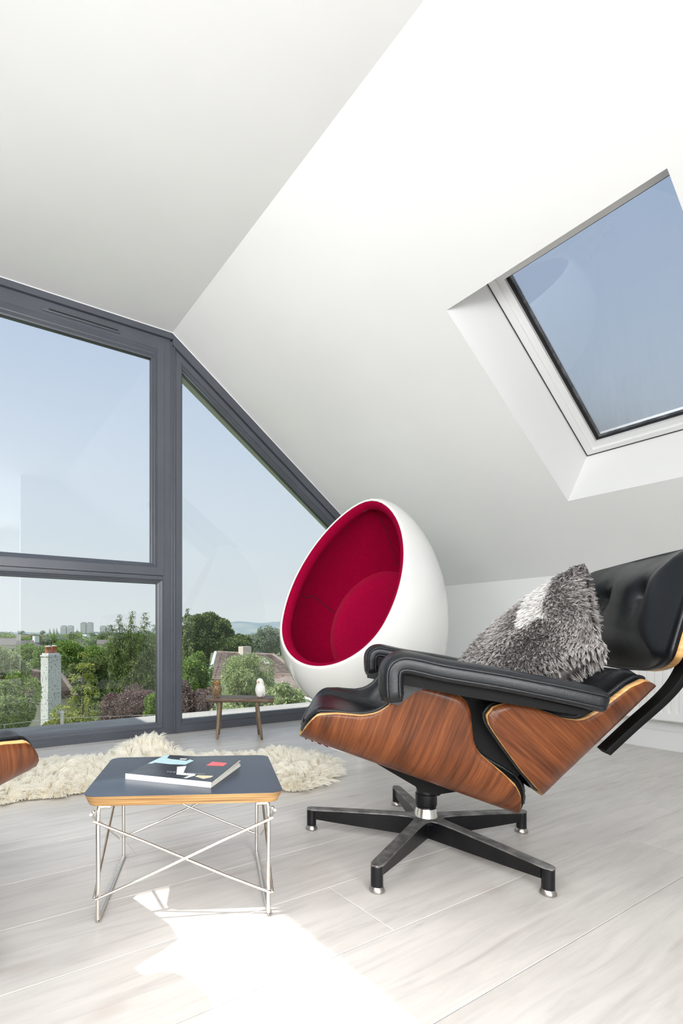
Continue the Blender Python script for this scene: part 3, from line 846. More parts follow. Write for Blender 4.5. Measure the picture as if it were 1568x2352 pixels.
    V = []; Fc = []
    for k_, (u_, ww) in enumerate(((0.338, 0.006), (0.322, 0.007), (0.306, 0.012), (0.290, 0.015))):
        w0 = P0[1] - (P0[0] - u_) * 0.32 - 0.001; i_ = len(V)
        V += [(u_, 0.17, w0 + 0.004), (u_ - ww, 0.17, w0 + 0.004 - ww * 0.3), (u_ - ww * 0.9, 0.178, w0 - 0.002 - ww * 0.3), (u_ - ww * 0.2, 0.178, w0 - 0.0015)]
        V += [(x_, y_ + 0.0015, z_) for x_, y_, z_ in V[i_:i_ + 4]]
        Fc += [(i_, i_ + 1, i_ + 2, i_ + 3), (i_ + 7, i_ + 6, i_ + 5, i_ + 4), (i_ + 2, i_ + 1, i_ + 5, i_ + 6), (i_ + 3, i_ + 2, i_ + 6, i_ + 7)]
    tl = mesh('torn_label', V, Fc, M['red_wool'], root); tl['label'] = 'torn red fabric remnant'
    # ---- column
    lathe('column', [(0, 0.20), (0.027, 0.20), (0.027, 0.150), (0.030, 0.148), (0.030, 0.118), (0.027, 0.112), (0.028, 0.108), (0.0, 0.108)], M['black_metal'], root, n=28)
    # ---- five star base
    lathe('collar', [(0, 0.110), (0.027, 0.110), (0.030, 0.100), (0.034, 0.082), (0, 0.082)], M['chrome'], root, n=28)
    lathe('hub', [(0, 0.0835), (0.034, 0.0835), (0.040, 0.080), (0.034, 0.066), (0.020, 0.062), (0.018, 0.028), (0.0, 0.026)], M['black_metal'], root, n=24)
    phase = CHAIR_PHASE
    for k in range(5):
        a = phase + k * 2 * math.pi / 5
        RM = Matrix.Rotation(a, 4, 'Z')
        # body: side plate thin, deep at hub
        bm = bmesh.new()
        prof = [(0.012, 0.080, 0.024), (0.10, 0.077, 0.0265), (0.25, 0.068, 0.031), (0.322, 0.062, 0.034), (0.326, 0.062, 0.034)]
        rings = []
        for x, zt, zb in prof:
            w = 0.0125 - 0.002 * (x / 0.35)
            rings.append([bm.verts.new(RM @ Vector(p)) for p in ((x, -w, zt), (x, w, zt), (x, w * 0.8, zb), (x, -w * 0.8, zb))])
        for A, B in zip(rings[:-1], rings[1:]):
            for j in range(4): bm.faces.new([A[j], A[(j + 1) % 4], B[(j + 1) % 4], B[j]])
        bm.faces.new(rings[0]); bm.faces.new(rings[-1])
        leg = from_bm('leg', bm, M['black_metal'], root)
        # worn flat top cap
        bm = bmesh.new(); top = []
        capw = [(0.026, 0.030, 0.0845), (0.05, 0.0185, 0.0835), (0.10, 0.0155, 0.0815), (0.25, 0.0150, 0.0722), (0.33, 0.0150, 0.0664)]
        rr = []
        for x, w, z in capw: rr.append((x, w, z))
        for k2 in range(1, 6):
            an = k2 / 5 * math.pi / 2; rr.append((0.33 + 0.022 * math.sin(an), 0.0150 * (0.35 + 0.65 * math.cos(an)), 0.0664 - 0.0012 * k2 / 5))
        rg = []
        for x, w, z in rr:
            rg.append([bm.verts.new(RM @ Vector(p)) for p in ((x, -w, z - 0.0045), (x, -w, z - 0.001), (x, -w + 0.0015, z), (x, w - 0.0015, z), (x, w, z - 0.001), (x, w, z - 0.0045))])
        for A, B in zip(rg[:-1], rg[1:]):
            for j in range(6): bm.faces.new([A[j], A[(j + 1) % 6], B[(j + 1) % 6], B[j]])
        bm.faces.new(rg[0]); bm.faces.new(rg[-1])
        from_bm('leg_cap', bm, M['worn_metal'], leg)
        TM = RM @ Matrix.Translation((0.338, 0, 0))
        lathe('stem', [(0, 0.062), (0.0145, 0.062), (0.0145, 0.012), (0, 0.012)], M['black_metal'], leg, n=18, M=TM)
        lathe('glide', [(0, 0.014), (0.014, 0.014), (0.0165, 0.010), (0.0185, 0.005), (0.0185, 0.002), (0.016, 0.0), (0, 0.0)], M['glide'], leg, n=20, M=TM)
    return root

CH1_ROT = math.atan2(0.657, -0.754)
# one base leg points along world direction of the measured front right foot
CHAIR_PHASE = math.atan2(0.875 - 0.997, 0.873 - 1.193) - CH1_ROT
chair1 = build_lounge()
chair1.location = (1.193, 0.997, 0); chair1.rotation_euler = (0, 0, CH1_ROT)
tag(chair1, 'walnut and black leather lounge chair on five star base, holding the grey fur pillow', 'lounge chair', 'walnut and black leather lounge chairs')
t2 = math.radians(17.0)
f2 = np.array([math.cos(t2), math.sin(t2)]); o2 = np.array([math.sin(t2), -math.cos(t2)])
c2 = np.array([0.186, 1.006]) - 0.352 * f2 - 0.300 * o2
def dup3(o, parent=None):
    c = o.copy(); COL.objects.link(c); c.parent = parent
    for ch in list(o.children): dup3(ch, c)
    return c
chair2 = dup3(chair1)
chair2.location = (c2[0], c2[1], 0); chair2.rotation_euler = (0, 0, t2)
leg_turn = math.radians(36.0) - (CHAIR_PHASE + t2)      # this chair's base is swivelled the other way round
for ch in chair2.children:
    if ch.name.split('.')[0] == 'leg': ch.rotation_euler = (0, 0, leg_turn)
chair2['label'] = 'walnut shell corner of a black leather lounge chair, at the left edge over the sheepskin'

# ================================================================== egg chair
EGC = np.array([1.9162, 2.0334, 0.607])
E_R, E_UP, E_DN, E_PW = 0.4372, 0.7632, 0.4398, 1.2597
E_AX = np.array([math.sin(0.2014) * math.cos(0.1398), math.sin(0.2014) * math.sin(0.1398), math.cos(0.2014)])
E_N = np.array([math.cos(0.4703) * math.cos(3.4024), math.cos(0.4703) * math.sin(3.4024), math.sin(0.4703)])
E_OFF = 0.2819
def egg_R(D, off=0.0):
    """distance from the egg's centre to its surface (inset by off) along unit directions D (n,3)"""
    ca = D @ E_AX; sa = np.sqrt(np.maximum(0, 1 - ca ** 2))
    lo = np.zeros(len(D)); hi = np.full(len(D), 1.2)
    for _ in range(40):
        mid = 0.5 * (lo + hi); h = mid * ca; r = mid * sa
        L = np.where(h > 0, E_UP, E_DN) - off
        k = np.clip(h / L, -1, 1)
        Rr = (E_R - off) * np.where(h > 0, np.sqrt(1 - k * k) ** E_PW, np.sqrt(1 - k * k))
        ins = (np.abs(h) < L) & (r < Rr)
        lo = np.where(ins, mid, lo); hi = np.where(ins, hi, mid)
    return 0.5 * (lo + hi)
_u = unit(np.cross(E_N, [0, 0, 1])); _w = np.cross(_u, E_N)
def egg_dir(th, ph):
    """th: angle from -E_N (0 = deepest point), ph around"""
    return (-np.cos(th))[..., None] * E_N + (np.sin(th) * np.cos(ph))[..., None] * _u + (np.sin(th) * np.sin(ph))[..., None] * _w
def egg_rim_theta(ph, off, plane):
    lo = np.full(len(ph), 0.3); hi = np.full(len(ph), math.pi)
    for _ in range(40):
        mid = 0.5 * (lo + hi); D = egg_dir(mid, ph); p = egg_R(D, off) * (D @ E_N)
        lo = np.where(p < plane, mid, lo); hi = np.where(p < plane, hi, mid)
    return 0.5 * (lo + hi)
def egg_grid(off, plane, nt=48, npn=112, offf=None, q0=0.0):
    ph = np.linspace(0, 2 * math.pi, npn, endpoint=False)
    tr = egg_rim_theta(ph, off, plane)
    P = np.zeros((nt, npn, 3))
    for i in range(nt):
        th = tr * (q0 + (1 - q0) * i / (nt - 1)) + 1e-4
        D = egg_dir(th, ph); o = off if offf is None else offf(D, th, ph)
        R = egg_R(D, off)
        R = R - (0 if offf is None else o)
        P[i] = D * R[:, None]
    return P, ph
def ring_faces(n, m, flip=False):
    Fc = []
    for i in range(n - 1):
        for j in range(m):
            f = (i * m + j, i * m + (j + 1) % m, (i + 1) * m + (j + 1) % m, (i + 1) * m + j)
            Fc.append(f[::-1] if flip else f)
    return Fc
egg = empty('egg_chair', (EGC[0], EGC[1], 0), label='white egg shaped swivel chair lined in crimson wool, in front of the gable window', cat='chair')
up0 = np.array([0, 0, EGC[2]])
# shell: outside surface to rim and a short return
P_out, ph = egg_grid(0.0, E_OFF)
loops = [P_out[i] for i in range(P_out.shape[0])]
for off, pl in ((0.0005, E_OFF + 0.004), (0.004, E_OFF + 0.007), (0.009, E_OFF + 0.006), (0.012, E_OFF + 0.002), (0.012, E_OFF - 0.03)):
    th = egg_rim_theta(ph, off, pl); D = egg_dir(th, ph); loops.append(D * egg_R(D, off)[:, None])
V = np.vstack(loops) + up0
shell = mesh('shell', V, ring_faces(len(loops), len(ph)), M['egg_white'], egg, smooth=True)
# lining with a rolled padded lip
inner, _ = egg_grid(0.062, E_OFF - 0.040, nt=44)
loops = [inner[i] for i in range(inner.shape[0])]
thA = egg_rim_theta(ph, 0.062, E_OFF - 0.040); DA = egg_dir(thA, ph); A = DA * egg_R(DA, 0.062)[:, None]
thB = egg_rim_theta(ph, 0.011, E_OFF - 0.004); DB = egg_dir(thB, ph); B = DB * egg_R(DB, 0.011)[:, None]
for k in range(1, 11):
    t = k / 10; c1, c2p = A + E_N * 0.040 , B + E_N * 0.020 - DB * 0.010
    loops.append((1 - t) ** 3 * A + 3 * (1 - t) ** 2 * t * c1 + 3 * (1 - t) * t * t * c2p + t ** 3 * B)
V = np.vstack(loops) + up0
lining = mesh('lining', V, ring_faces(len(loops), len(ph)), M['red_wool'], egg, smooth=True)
# thick inner cushion over seat and back
W0 = unit((0.91, 0.405, -0.086)); CA = 0.625
cu, cv = unit(np.cross(W0, [0, 0, 1])), None
cv = np.cross(cu, W0)
nr, na = 26, 72
amax = math.acos(CA)
V = []; rows = []
def cush_pt(al, az, off):
    D = (math.cos(al) * W0 + math.sin(al) * (math.cos(az) * cu + math.sin(az) * cv))[None]
    return (D[0] * (egg_R(D, 0.062)[0] - off))
prof = []
for i in range(nr):
    q = i / (nr - 1); al = amax * q
    d = min(1, (1 - q) / 0.10); off = 0.010 + 0.050 * math.sqrt(max(0, 1 - (1 - d) ** 2))
    prof.append((al + 1e-3, off))
prof.append((amax, -0.004))
D_all = []; offs = []
for al, off in prof:
    for k in range(na):
        az = 2 * math.pi * k / na
        D_all.append(math.cos(al) * W0 + math.sin(al) * (math.cos(az) * cu + math.sin(az) * cv)); offs.append(off)
D_all = np.array(D_all); offs = np.array(offs)
rim_ok = egg_R(D_all, 0.062)
PT = D_all * (rim_ok - offs)[:, None]
# keep the part of the cushion behind the opening
over = PT @ E_N - (E_OFF - 0.035)
PT = PT - np.maximum(over, 0)[:, None] * E_N
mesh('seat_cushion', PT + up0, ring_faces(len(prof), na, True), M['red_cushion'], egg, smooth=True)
# sewn seams across the lining
def seam(name, dirs):
    D = np.array([unit(d) for d in dirs]); pp = catmull([tuple(d) for d in D], 8); D = np.array([unit(p) for p in pp])
    pts = D * (egg_R(D, 0.0625))[:, None] + up0
    tube(name, [tuple(p) for p in pts], 0.0032, M['red_seam'], lining, n=6)
seam('seam', [(-0.42, 0.72, 0.55), (-0.30, 0.80, 0.52), (-0.11, 0.839, 0.533), (0.12, 0.88, 0.42), (0.34, 0.89, 0.30)])
seam('seam', [(0.05, 0.02, 1.0), (0.22, 0.05, 0.97), (0.40, 0.09, 0.91), (0.55, 0.11, 0.83), (0.64, 0.12, 0.75)])
seam('seam', [(-0.35, 0.50, -0.79), (-0.1, 0.62, -0.78), (0.1, 0.74, -0.66), (0.2, 0.85, -0.48)])
# piping between lining and shell
thp = egg_rim_theta(ph, 0.010, E_OFF + 0.001); Dp = egg_dir(thp, ph); Pp = Dp * egg_R(Dp, 0.010)[:, None] + up0
bm = bmesh.new(); sweep(bm, [tuple(p) for p in Pp[::1]], circ(0.0032, 8), closed=True)
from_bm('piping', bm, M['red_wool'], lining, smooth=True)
# foot
lathe('swivel_post', [(0, 0.185), (0.045, 0.185), (0.045, 0.055), (0, 0.055)], M['chrome'], egg, n=28)
lathe('foot', [(0, 0.062), (0.06, 0.060), (0.10, 0.050), (0.145, 0.03), (0.165, 0.012), (0.172, 0.004), (0.172, 0.0), (0, 0.0)], M['egg_white'], egg, n=48)

# ================================================================== wire side table
TB = np.array([0.5085, 1.141]); TA = math.radians(-26.9)
ZT = 0.27; TT = 0.0225
table = empty('side_table', (TB[0], TB[1], 0), TA, 'low side table with black laminate top, ply edge and crossed nickel wire base', 'side table')
TWX, TDY = 0.425, 0.334
def slab(name, w, d, r, z0, z1, m, parent, bev=0.0):
    sec = rrect(w, d, r, 8)
    bm = bmesh.new(); n = len(sec)
    a = [bm.verts.new((x, y, z0)) for x, y in sec]; b = [bm.verts.new((x, y, z1)) for x, y in sec]
    bm.faces.new(a[::-1]); bm.faces.new(b)
    for i in range(n): bm.faces.new([a[i], a[(i + 1) % n], b[(i + 1) % n], b[i]])
    return from_bm(name, bm, m, parent, smooth=True, angle=40)
# edge tapers inwards below
sec_t = rrect(TWX, TDY, 0.028, 8); sec_b = rrect(TWX - 0.018, TDY - 0.018, 0.024, 8)
n = len(sec_t); bm = bmesh.new()
a = [bm.verts.new((x, y, ZT - 0.0012 - TT)) for x, y in sec_b]; b = [bm.verts.new((x, y, ZT - 0.0012)) for x, y in sec_t]
bm.faces.new(a[::-1]); bm.faces.new(b)
for i in range(n): bm.faces.new([a[i], a[(i + 1) % n], b[(i + 1) % n], b[i]])
from_bm('tabletop', bm, M['table_edge'], table, smooth=True, angle=40)
slab('laminate', TWX, TDY, 0.028, ZT - 0.0013, ZT, M['laminate_black'], table)
# wire base; local x along the front edge, -y towards the camera
WR = 0.0046
zu = ZT - TT - 0.0012
fx, fy = 0.181, 0.148
for sx in (-1, 1):
    pts = []
    x = sx * fx
    raw = [(x * 0.93, -fy + 0.030, zu - WR), (x * 0.985, -fy + 0.004, zu - WR), (x, -fy - 0.002, zu - 0.016), (x, -fy - 0.004, 0.10), (x, -fy - 0.006, WR + 0.006), (x, -fy + 0.004, WR),
           (x, 0, WR), (x, fy - 0.004, WR), (x, fy + 0.006, WR + 0.006), (x, fy + 0.004, 0.10), (x, fy + 0.002, zu - 0.016), (x * 0.985, fy - 0.004, zu - WR), (x * 0.93, fy - 0.030, zu - WR)]
    raw[0] = (x * 0.86, -fy + 0.0, zu - WR); raw[1] = (x * 0.95, -fy - 0.0, zu - WR); raw[-1] = (x * 0.86, fy, zu - WR); raw[-2] = (x * 0.95, fy, zu - WR)
    tube('leg_wire', catmull(raw, 5), WR, M['wire_chrome'], table, n=12)
TR = 0.0031
zl, zh = 0.052, zu - 0.032
for sy in (-1, 1):
    y = sy * (fy + 0.010)
    for sx in (-1, 1):
        yy = y + sy * 0.004 * (sx > 0)
        tube('cross_wire', [(sx * (fx + 0.009), yy, zh), (sx * fx * 0.5, yy, zh - (zh - zl) * 0.26), (-sx * fx * 0.5, yy, zh - (zh - zl) * 0.76), (-sx * (fx + 0.004), yy, zl)], TR, M['wire_chrome'], table, n=10)
for sx in (-1, 1):
    x = sx * (fx + 0.008)
    for sy in (-1, 1):
        xx = x + sx * 0.005 * (sy > 0)
        tube('cross_wire', [(xx, sy * (fy + 0.010), zl), (xx, 0, (zl + zh + 0.015) / 2), (xx, -sy * (fy + 0.012), zh + 0.015)], TR, M['wire_chrome'], table, n=10)
    for sy in (-1, 1):
        bm = bmesh.new(); bmesh.ops.create_uvsphere(bm, u_segments=10, v_segments=8, radius=0.0042)
        bmesh.ops.translate(bm, vec=(x + sx * 0.001, sy * (fy + 0.006), zh + 0.018), verts=bm.verts)
        from_bm('weld_stop', bm, M['wire_chrome'], table, smooth=True)

# ================================================================== book on the table
bk0 = np.array([0.363, 1.168]); bk1 = np.array([0.504, 1.002])
bx_ = unit(bk1 - bk0); ang = math.atan2(bx_[1], bx_[0])
BW, BD = 0.216, 0.195
ZB = ZT + 0.0002
book = empty('book', (bk0[0], bk0[1], ZB), ang, 'slim paperback art book with dark grey cover and coloured shapes, on the side table', 'book')
M['cover'] = mat('dark_book_cover', (0.028, 0.032, 0.042), 0.22, spec=0.6)
M['cov_blue'] = mat('pale_blue_print', (0.50, 0.70, 0.74), 0.3)
M['cov_white'] = mat('white_print', (0.78, 0.78, 0.76), 0.3)
M['cov_red'] = mat('coral_red_print', (0.72, 0.11, 0.11), 0.3)
M['cov_cream'] = mat('cream_print', (0.68, 0.58, 0.36), 0.3)
M['cov_text'] = mat('grey_lettering', (0.35, 0.36, 0.38), 0.4)
BT = 0.012
box('back_cover', 0, BW, 0, BD, 0, 0.0009, M['page'], book)
# page block slightly fanned on its right side
V = []; Fc = []
for k in range(7):
    z0 = 0.001 + k * (BT - 0.002) / 7; z1 = 0.001 + (k + 1) * (BT - 0.002) / 7 - 0.0003
    dx = 0.0022 * math.sin(k * 1.7)
    up_r = 0.0011 * k; g_ = 6; i = len(V)
    for z_ in (z0, z1):
        for a_ in range(g_ + 1):
            for b_ in range(g_ + 1):
                x_ = 0.001 + (BW - 0.004 + dx) * a_ / g_; y_ = 0.001 + (BD - 0.002) * b_ / g_
                V.append((x_, y_, z_ + up_r * (a_ / g_) * (b_ / g_)))
    q_ = (g_ + 1) ** 2
    def pv(a_, b_, t_): return i + t_ * q_ + a_ * (g_ + 1) + b_
    for a_ in range(g_):
        for b_ in range(g_):
            Fc += [(pv(a_, b_, 0), pv(a_, b_ + 1, 0), pv(a_ + 1, b_ + 1, 0), pv(a_ + 1, b_, 0)), (pv(a_, b_, 1), pv(a_ + 1, b_, 1), pv(a_ + 1, b_ + 1, 1), pv(a_, b_ + 1, 1))]
        Fc += [(pv(a_, 0, 0), pv(a_ + 1, 0, 0), pv(a_ + 1, 0, 1), pv(a_, 0, 1)), (pv(a_, g_, 1), pv(a_ + 1, g_, 1), pv(a_ + 1, g_, 0), pv(a_, g_, 0)),
               (pv(0, a_, 1), pv(0, a_ + 1, 1), pv(0, a_ + 1, 0), pv(0, a_, 0)), (pv(g_, a_, 0), pv(g_, a_ + 1, 0), pv(g_, a_ + 1, 1), pv(g_, a_, 1))]
mesh('page_block', V, Fc, M['page'], book)
def cz(x, y): return BT - 0.0004 + 0.0085 * max(0, x / BW) * max(0, y / BD)
def cover_piece(name, poly, lift, m, parent, t=0.0):
    """poly in (u,v): fraction along x and depth; laid on the warped front cover"""
    V = [(u * BW, v * BD, cz(u * BW, v * BD) + lift) for u, v in poly]
    return mesh(name, V, [list(range(len(V)))], m, parent)
nx = 12
V = []; Fc = []
for i in range(nx + 1):
    for j in range(nx + 1):
        x, y = i / nx * BW, j / nx * BD
        V.append((x, y, cz(x, y) - 0.0006)); V.append((x, y, cz(x, y)))
def vi(i, j, t): return ((i * (nx + 1)) + j) * 2 + t
for i in range(nx):
    for j in range(nx):
        Fc += [(vi(i, j, 1), vi(i + 1, j, 1), vi(i + 1, j + 1, 1), vi(i, j + 1, 1)), (vi(i, j, 0), vi(i, j + 1, 0), vi(i + 1, j + 1, 0), vi(i + 1, j, 0))]
for i in range(nx):
    Fc += [(vi(i, 0, 0), vi(i + 1, 0, 0), vi(i + 1, 0, 1), vi(i, 0, 1)), (vi(i, nx, 0), vi(i, nx, 1), vi(i + 1, nx, 1), vi(i + 1, nx, 0)),
           (vi(0, i, 0), vi(0, i, 1), vi(0, i + 1, 1), vi(0, i + 1, 0)), (vi(nx, i, 0), vi(nx, i + 1, 0), vi(nx, i + 1, 1), vi(nx, i, 1))]
cover = mesh('front_cover', V, Fc, M['cover'], book)
box('spine', -0.0008, BW, -0.001, 0.0006, 0.0, BT + 0.0002, M['cov_white'], book)
L1 = 0.00025
def subdiv_poly(poly, k=4):
    out = []
    for i in range(len(poly)):
        p, q = poly[i], poly[(i + 1) % len(poly)]
        for t in range(k): out.append((p[0] + (q[0] - p[0]) * t / k, p[1] + (q[1] - p[1]) * t / k))
    return out
def fill_poly(name, poly, m):
    bm = bmesh.new()
    pts = subdiv_poly(poly, 5)
    vs = [bm.verts.new((u * BW, v * BD, cz(u * BW, v * BD) + L1)) for u, v in pts]
    f = bm.faces.new(vs); bmesh.ops.triangulate(bm, faces=[f])
    return from_bm(name, bm, m, cover)
fill_poly('printed_shape', [(0.004, 0.99), (0.06, 0.99), (0.10, 0.83), (0.17, 0.79), (0.40, 0.75), (0.41, 0.82), (0.48, 0.77), (0.46, 0.57), (0.28, 0.54), (0.07, 0.57), (0.05, 0.51), (0.004, 0.50)], M['cov_blue'])
fill_poly('printed_shape', [(0.27, 0.845), (0.36, 0.85), (0.37, 0.80), (0.29, 0.79)], M['cov_white'])
fill_poly('printed_shape', [(0.72, 0.77), (0.915, 0.75), (0.915, 0.61), (0.71, 0.585)], M['cov_red'])
fill_poly('printed_shape', [(0.77, 0.195), (0.94, 0.22), (0.94, 0.16), (0.88, 0.085), (0.76, 0.14)], M['cov_cream'])
L1 = 0.0005
fill_poly('printed_shape', [(0.41, 0.45), (0.50, 0.51), (0.59, 0.22), (0.73, 0.23), (0.75, 0.17), (0.70, 0.05), (0.665, 0.05), (0.69, 0.15), (0.54, 0.145)], M['cov_white'])
fc = bpy.data.curves.new('lettering', 'FONT'); fc.body = 'TOBY PATERSON'; fc.size = 0.0105; fc.space_character = 1.22; fc.extrude = 0.00008
fc.materials.append(M['cov_text'])
tmp = bpy.data.objects.new('tmp_text', fc); COL.objects.link(tmp); bpy.context.view_layer.update()
lme = bpy.data.meshes.new_from_object(tmp.evaluated_get(bpy.context.evaluated_depsgraph_get())); bpy.data.objects.remove(tmp)
lt = bpy.data.objects.new('lettering', lme); COL.objects.link(lt); lt.parent = cover
lt.location = (0.385 * BW, 0.205 * BD, cz(0.4 * BW, 0.22 * BD) + 0.0003); lt.rotation_euler = (math.radians(0.5), -math.atan2(cz(0.95 * BW, 0.25 * BD) - cz(0.4 * BW, 0.22 * BD), 0.55 * BW), math.radians(4.0))

# ================================================================== fur
def strands(name, roots, pts_rel, radius, m, parent, taper=0.25):
    """roots (N,3); pts_rel (N,K,3) offsets from root including 0 at k=0"""
    N, K, _ = pts_rel.shape
    hc = bpy.data.hair_curves.new(name)
    hc.add_curves([K] * N)
    pos = (roots[:, None, :] + pts_rel).reshape(-1).astype(np.float32)
    hc.attributes['position'].data.foreach_set('vector', pos)
    ra = hc.attributes.get('radius') or hc.attributes.new('radius', 'FLOAT', 'POINT')
    rr = np.tile(radius * np.linspace(1, taper, K), N).astype(np.float32)
    ra.data.foreach_set('value', rr)
    hc.materials.append(m)
    o = bpy.data.objects.new(name, hc); COL.objects.link(o); o.parent = parent
    return o

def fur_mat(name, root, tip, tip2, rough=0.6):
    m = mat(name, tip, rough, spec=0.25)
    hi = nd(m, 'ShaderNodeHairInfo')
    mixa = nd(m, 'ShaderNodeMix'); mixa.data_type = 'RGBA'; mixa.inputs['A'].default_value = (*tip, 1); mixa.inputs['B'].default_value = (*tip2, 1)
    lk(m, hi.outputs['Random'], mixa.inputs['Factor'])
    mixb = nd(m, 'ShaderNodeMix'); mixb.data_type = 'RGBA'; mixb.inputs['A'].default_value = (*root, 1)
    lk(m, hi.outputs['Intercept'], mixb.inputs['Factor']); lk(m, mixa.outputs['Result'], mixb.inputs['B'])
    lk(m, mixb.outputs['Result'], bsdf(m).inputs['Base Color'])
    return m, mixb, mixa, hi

def translucent(m, f):
    out = m.node_tree.nodes['Material Output']; tr = nd(m, 'ShaderNodeBsdfTranslucent'); mx = nd(m, 'ShaderNodeMixShader'); mx.inputs[0].default_value = f
    src = bsdf(m).inputs['Base Color'].links[0].from_socket
    lk(m, src, tr.inputs[0]); lk(m, bsdf(m).outputs[0], mx.inputs[1]); lk(m, tr.outputs[0], mx.inputs[2]); lk(m, mx.outputs[0], out.inputs[0])
# ---- sheepskin rug
M['fleece'], _, _, _ = fur_mat('cream_fleece', (0.93, 0.89, 0.79), (1.0, 0.985, 0.93), (0.98, 0.955, 0.88), 0.8)
translucent(M['fleece'], 0.45)
M['hide'] = mat('sheepskin_hide', (0.72, 0.66, 0.54), 0.9)
rug = empty('sheepskin_rug', (0.6, 2.1, 0), label='long haired cream sheepskin rug on the floor between side table and gable window', cat='rug')
outline = [(-0.55, 2.25), (-0.35, 2.00), (0.00, 2.04), (0.14, 1.985), (0.25, 2.00), (0.36, 1.965), (0.46, 1.975), (0.60, 1.90), (0.78, 1.80), (0.97, 1.77), (1.07, 1.68), (1.15, 1.575), (1.28, 1.585), (1.40, 1.65), (1.50, 1.73),
           (1.55, 1.85), (1.52, 2.00), (1.42, 2.13), (1.30, 2.10), (1.16, 2.19), (1.04, 2.21), (0.93, 2.34), (0.84, 2.50), (0.74, 2.46), (0.66, 2.40), (0.52, 2.44), (0.38, 2.50), (0.20, 2.46), (0.0, 2.60), (-0.3, 2.62), (-0.5, 2.50)]
oc = np.array([(x - 0.6, y - 2.1) for x, y in outline])
oc_s = np.array(catmull([tuple(p) for p in oc], 6, closed=True))
def inside_poly(P, poly):
    x, y = P[:, 0], P[:, 1]; ins = np.zeros(len(P), bool)
    n = len(poly)
    for i in range(n):
        x0, y0 = poly[i]; x1, y1 = poly[(i + 1) % n]
        c = ((y0 > y) != (y1 > y)) & (x < (x1 - x0) * (y - y0) / (y1 - y0 + 1e-12) + x0)
        ins ^= c
    return ins
def dist_poly(P, poly):
    A = poly; B = np.roll(poly, -1, 0); best = np.full(len(P), 9.0); bn = np.zeros((len(P), 2))
    for a, b in zip(A, B):
        ab = b - a; t = np.clip(((P - a) @ ab) / (ab @ ab), 0, 1); q = a + t[:, None] * ab
        d = np.linalg.norm(P - q, axis=1); m_ = d < best
        best = np.where(m_, d, best); bn[m_] = ((q - P) / (d[:, None] + 1e-9))[m_]
    return best, bn
def rug_h(P):
    x, y = P[:, 0], P[:, 1]
    h = 0.012 + 0.010 * (np.sin(6.1 * x + 1.3) * np.sin(7.3 * y + 0.4) + 1) * 0.5
    h += 0.075 * np.exp(-(((x - 0.27) / 0.14) ** 2 + ((y - 0.27) / 0.13) ** 2))
    h += 0.022 * np.exp(-(((x - 0.03) / 0.22) ** 2 + ((y + 0.16) / 0.05) ** 2))
    return h
g_n = 70
gx = np.linspace(oc_s[:, 0].min(), oc_s[:, 0].max(), g_n * 2); gy = np.linspace(oc_s[:, 1].min(), oc_s[:, 1].max(), g_n)
GX, GY = np.meshgrid(gx, gy, indexing='ij'); GP = np.c_[GX.ravel(), GY.ravel()]
ins = inside_poly(GP, oc_s)
dd, _n = dist_poly(GP, oc_s)
hh = rug_h(GP) * np.clip(dd / 0.03, 0.25, 1)
idx = -np.ones(len(GP), int); idx[ins] = np.arange(ins.sum())
V = np.c_[GP[ins], hh[ins]]; Fc = []
ny = g_n
for i in range(g_n * 2 - 1):
    for j in range(g_n - 1):
        q = [i * ny + j, (i + 1) * ny + j, (i + 1) * ny + j + 1, i * ny + j + 1]
        if all(idx[k] >= 0 for k in q): Fc.append([idx[k] for k in q])
k0 = len(V); V = np.vstack([V, np.c_[V[:, :2], np.full(k0, 0.002)]])
Fc += [[k0 + v for v in f[::-1]] for f in Fc[:]]
mesh('hide', V, Fc, M['hide'], rug, smooth=True)
NS = 42000
cand = RNG.uniform([gx[0], gy[0]], [gx[-1], gy[-1]], (NS * 3, 2)); cand = cand[inside_poly(cand, oc_s)][:NS]
N = len(cand)
dd, nn2_ = dist_poly(cand, oc_s)
# tuft centres
NC = 1500
tc_ = RNG.uniform([gx[0], gy[0]], [gx[-1], gy[-1]], (NC * 3, 2)); tc_ = tc_[inside_poly(tc_, oc_s)][:NC]
td = np.array([np.argmin(((tc_ - p) ** 2).sum(1)) for p in cand])
flow_a = 2.2 * np.sin(3.1 * tc_[:, 0] + 0.7) + 2.0 * np.cos(3.7 * tc_[:, 1] + 1.1) + RNG.normal(0, 0.9, len(tc_))
fl = np.c_[np.cos(flow_a), np.sin(flow_a)][td]
edge_w = np.clip(1 - dd / 0.07, 0, 1)[:, None]
dirxy = fl * (1 - edge_w) + nn2_ * edge_w * 1.5
dirxy /= np.linalg.norm(dirxy, axis=1)[:, None] + 1e-9
L = RNG.uniform(0.040, 0.062, N) * (1 + 0.25 * RNG.normal(0, 0.5, len(tc_))[td])
L = np.clip(L, 0.03, 0.095)
lean_ = RNG.uniform(0.45, 0.8, N) + 0.25 * edge_w[:, 0]
K = 6
rel = np.zeros((N, K, 3)); tz = np.linspace(0, 1, K)
tip_c = (tc_[td] - cand)
curl_a = RNG.uniform(0, 6.28, len(tc_))[td]
for k in range(1, K):
    t = tz[k]
    hxy = dirxy * (L * lean_ * t ** 1.4)[:, None] + tip_c * (0.88 * t ** 1.2)
    sw = 0.0035 * np.sin(t * 7 + curl_a)
    rel[:, k, :2] = hxy + np.c_[-dirxy[:, 1], dirxy[:, 0]] * sw[:, None] * t
    rel[:, k, 2] = L * (np.sin(t * 1.7) * (1.05 - lean_ * 0.75)) * (1 - 0.35 * edge_w[:, 0] * t)
roots = np.c_[cand, rug_h(cand) * np.clip(dd / 0.03, 0.25, 1)]
zz = roots[:, None, 2] + rel[..., 2]
rel[..., 2] = np.maximum(zz, 0.0025) - roots[:, None, 2]
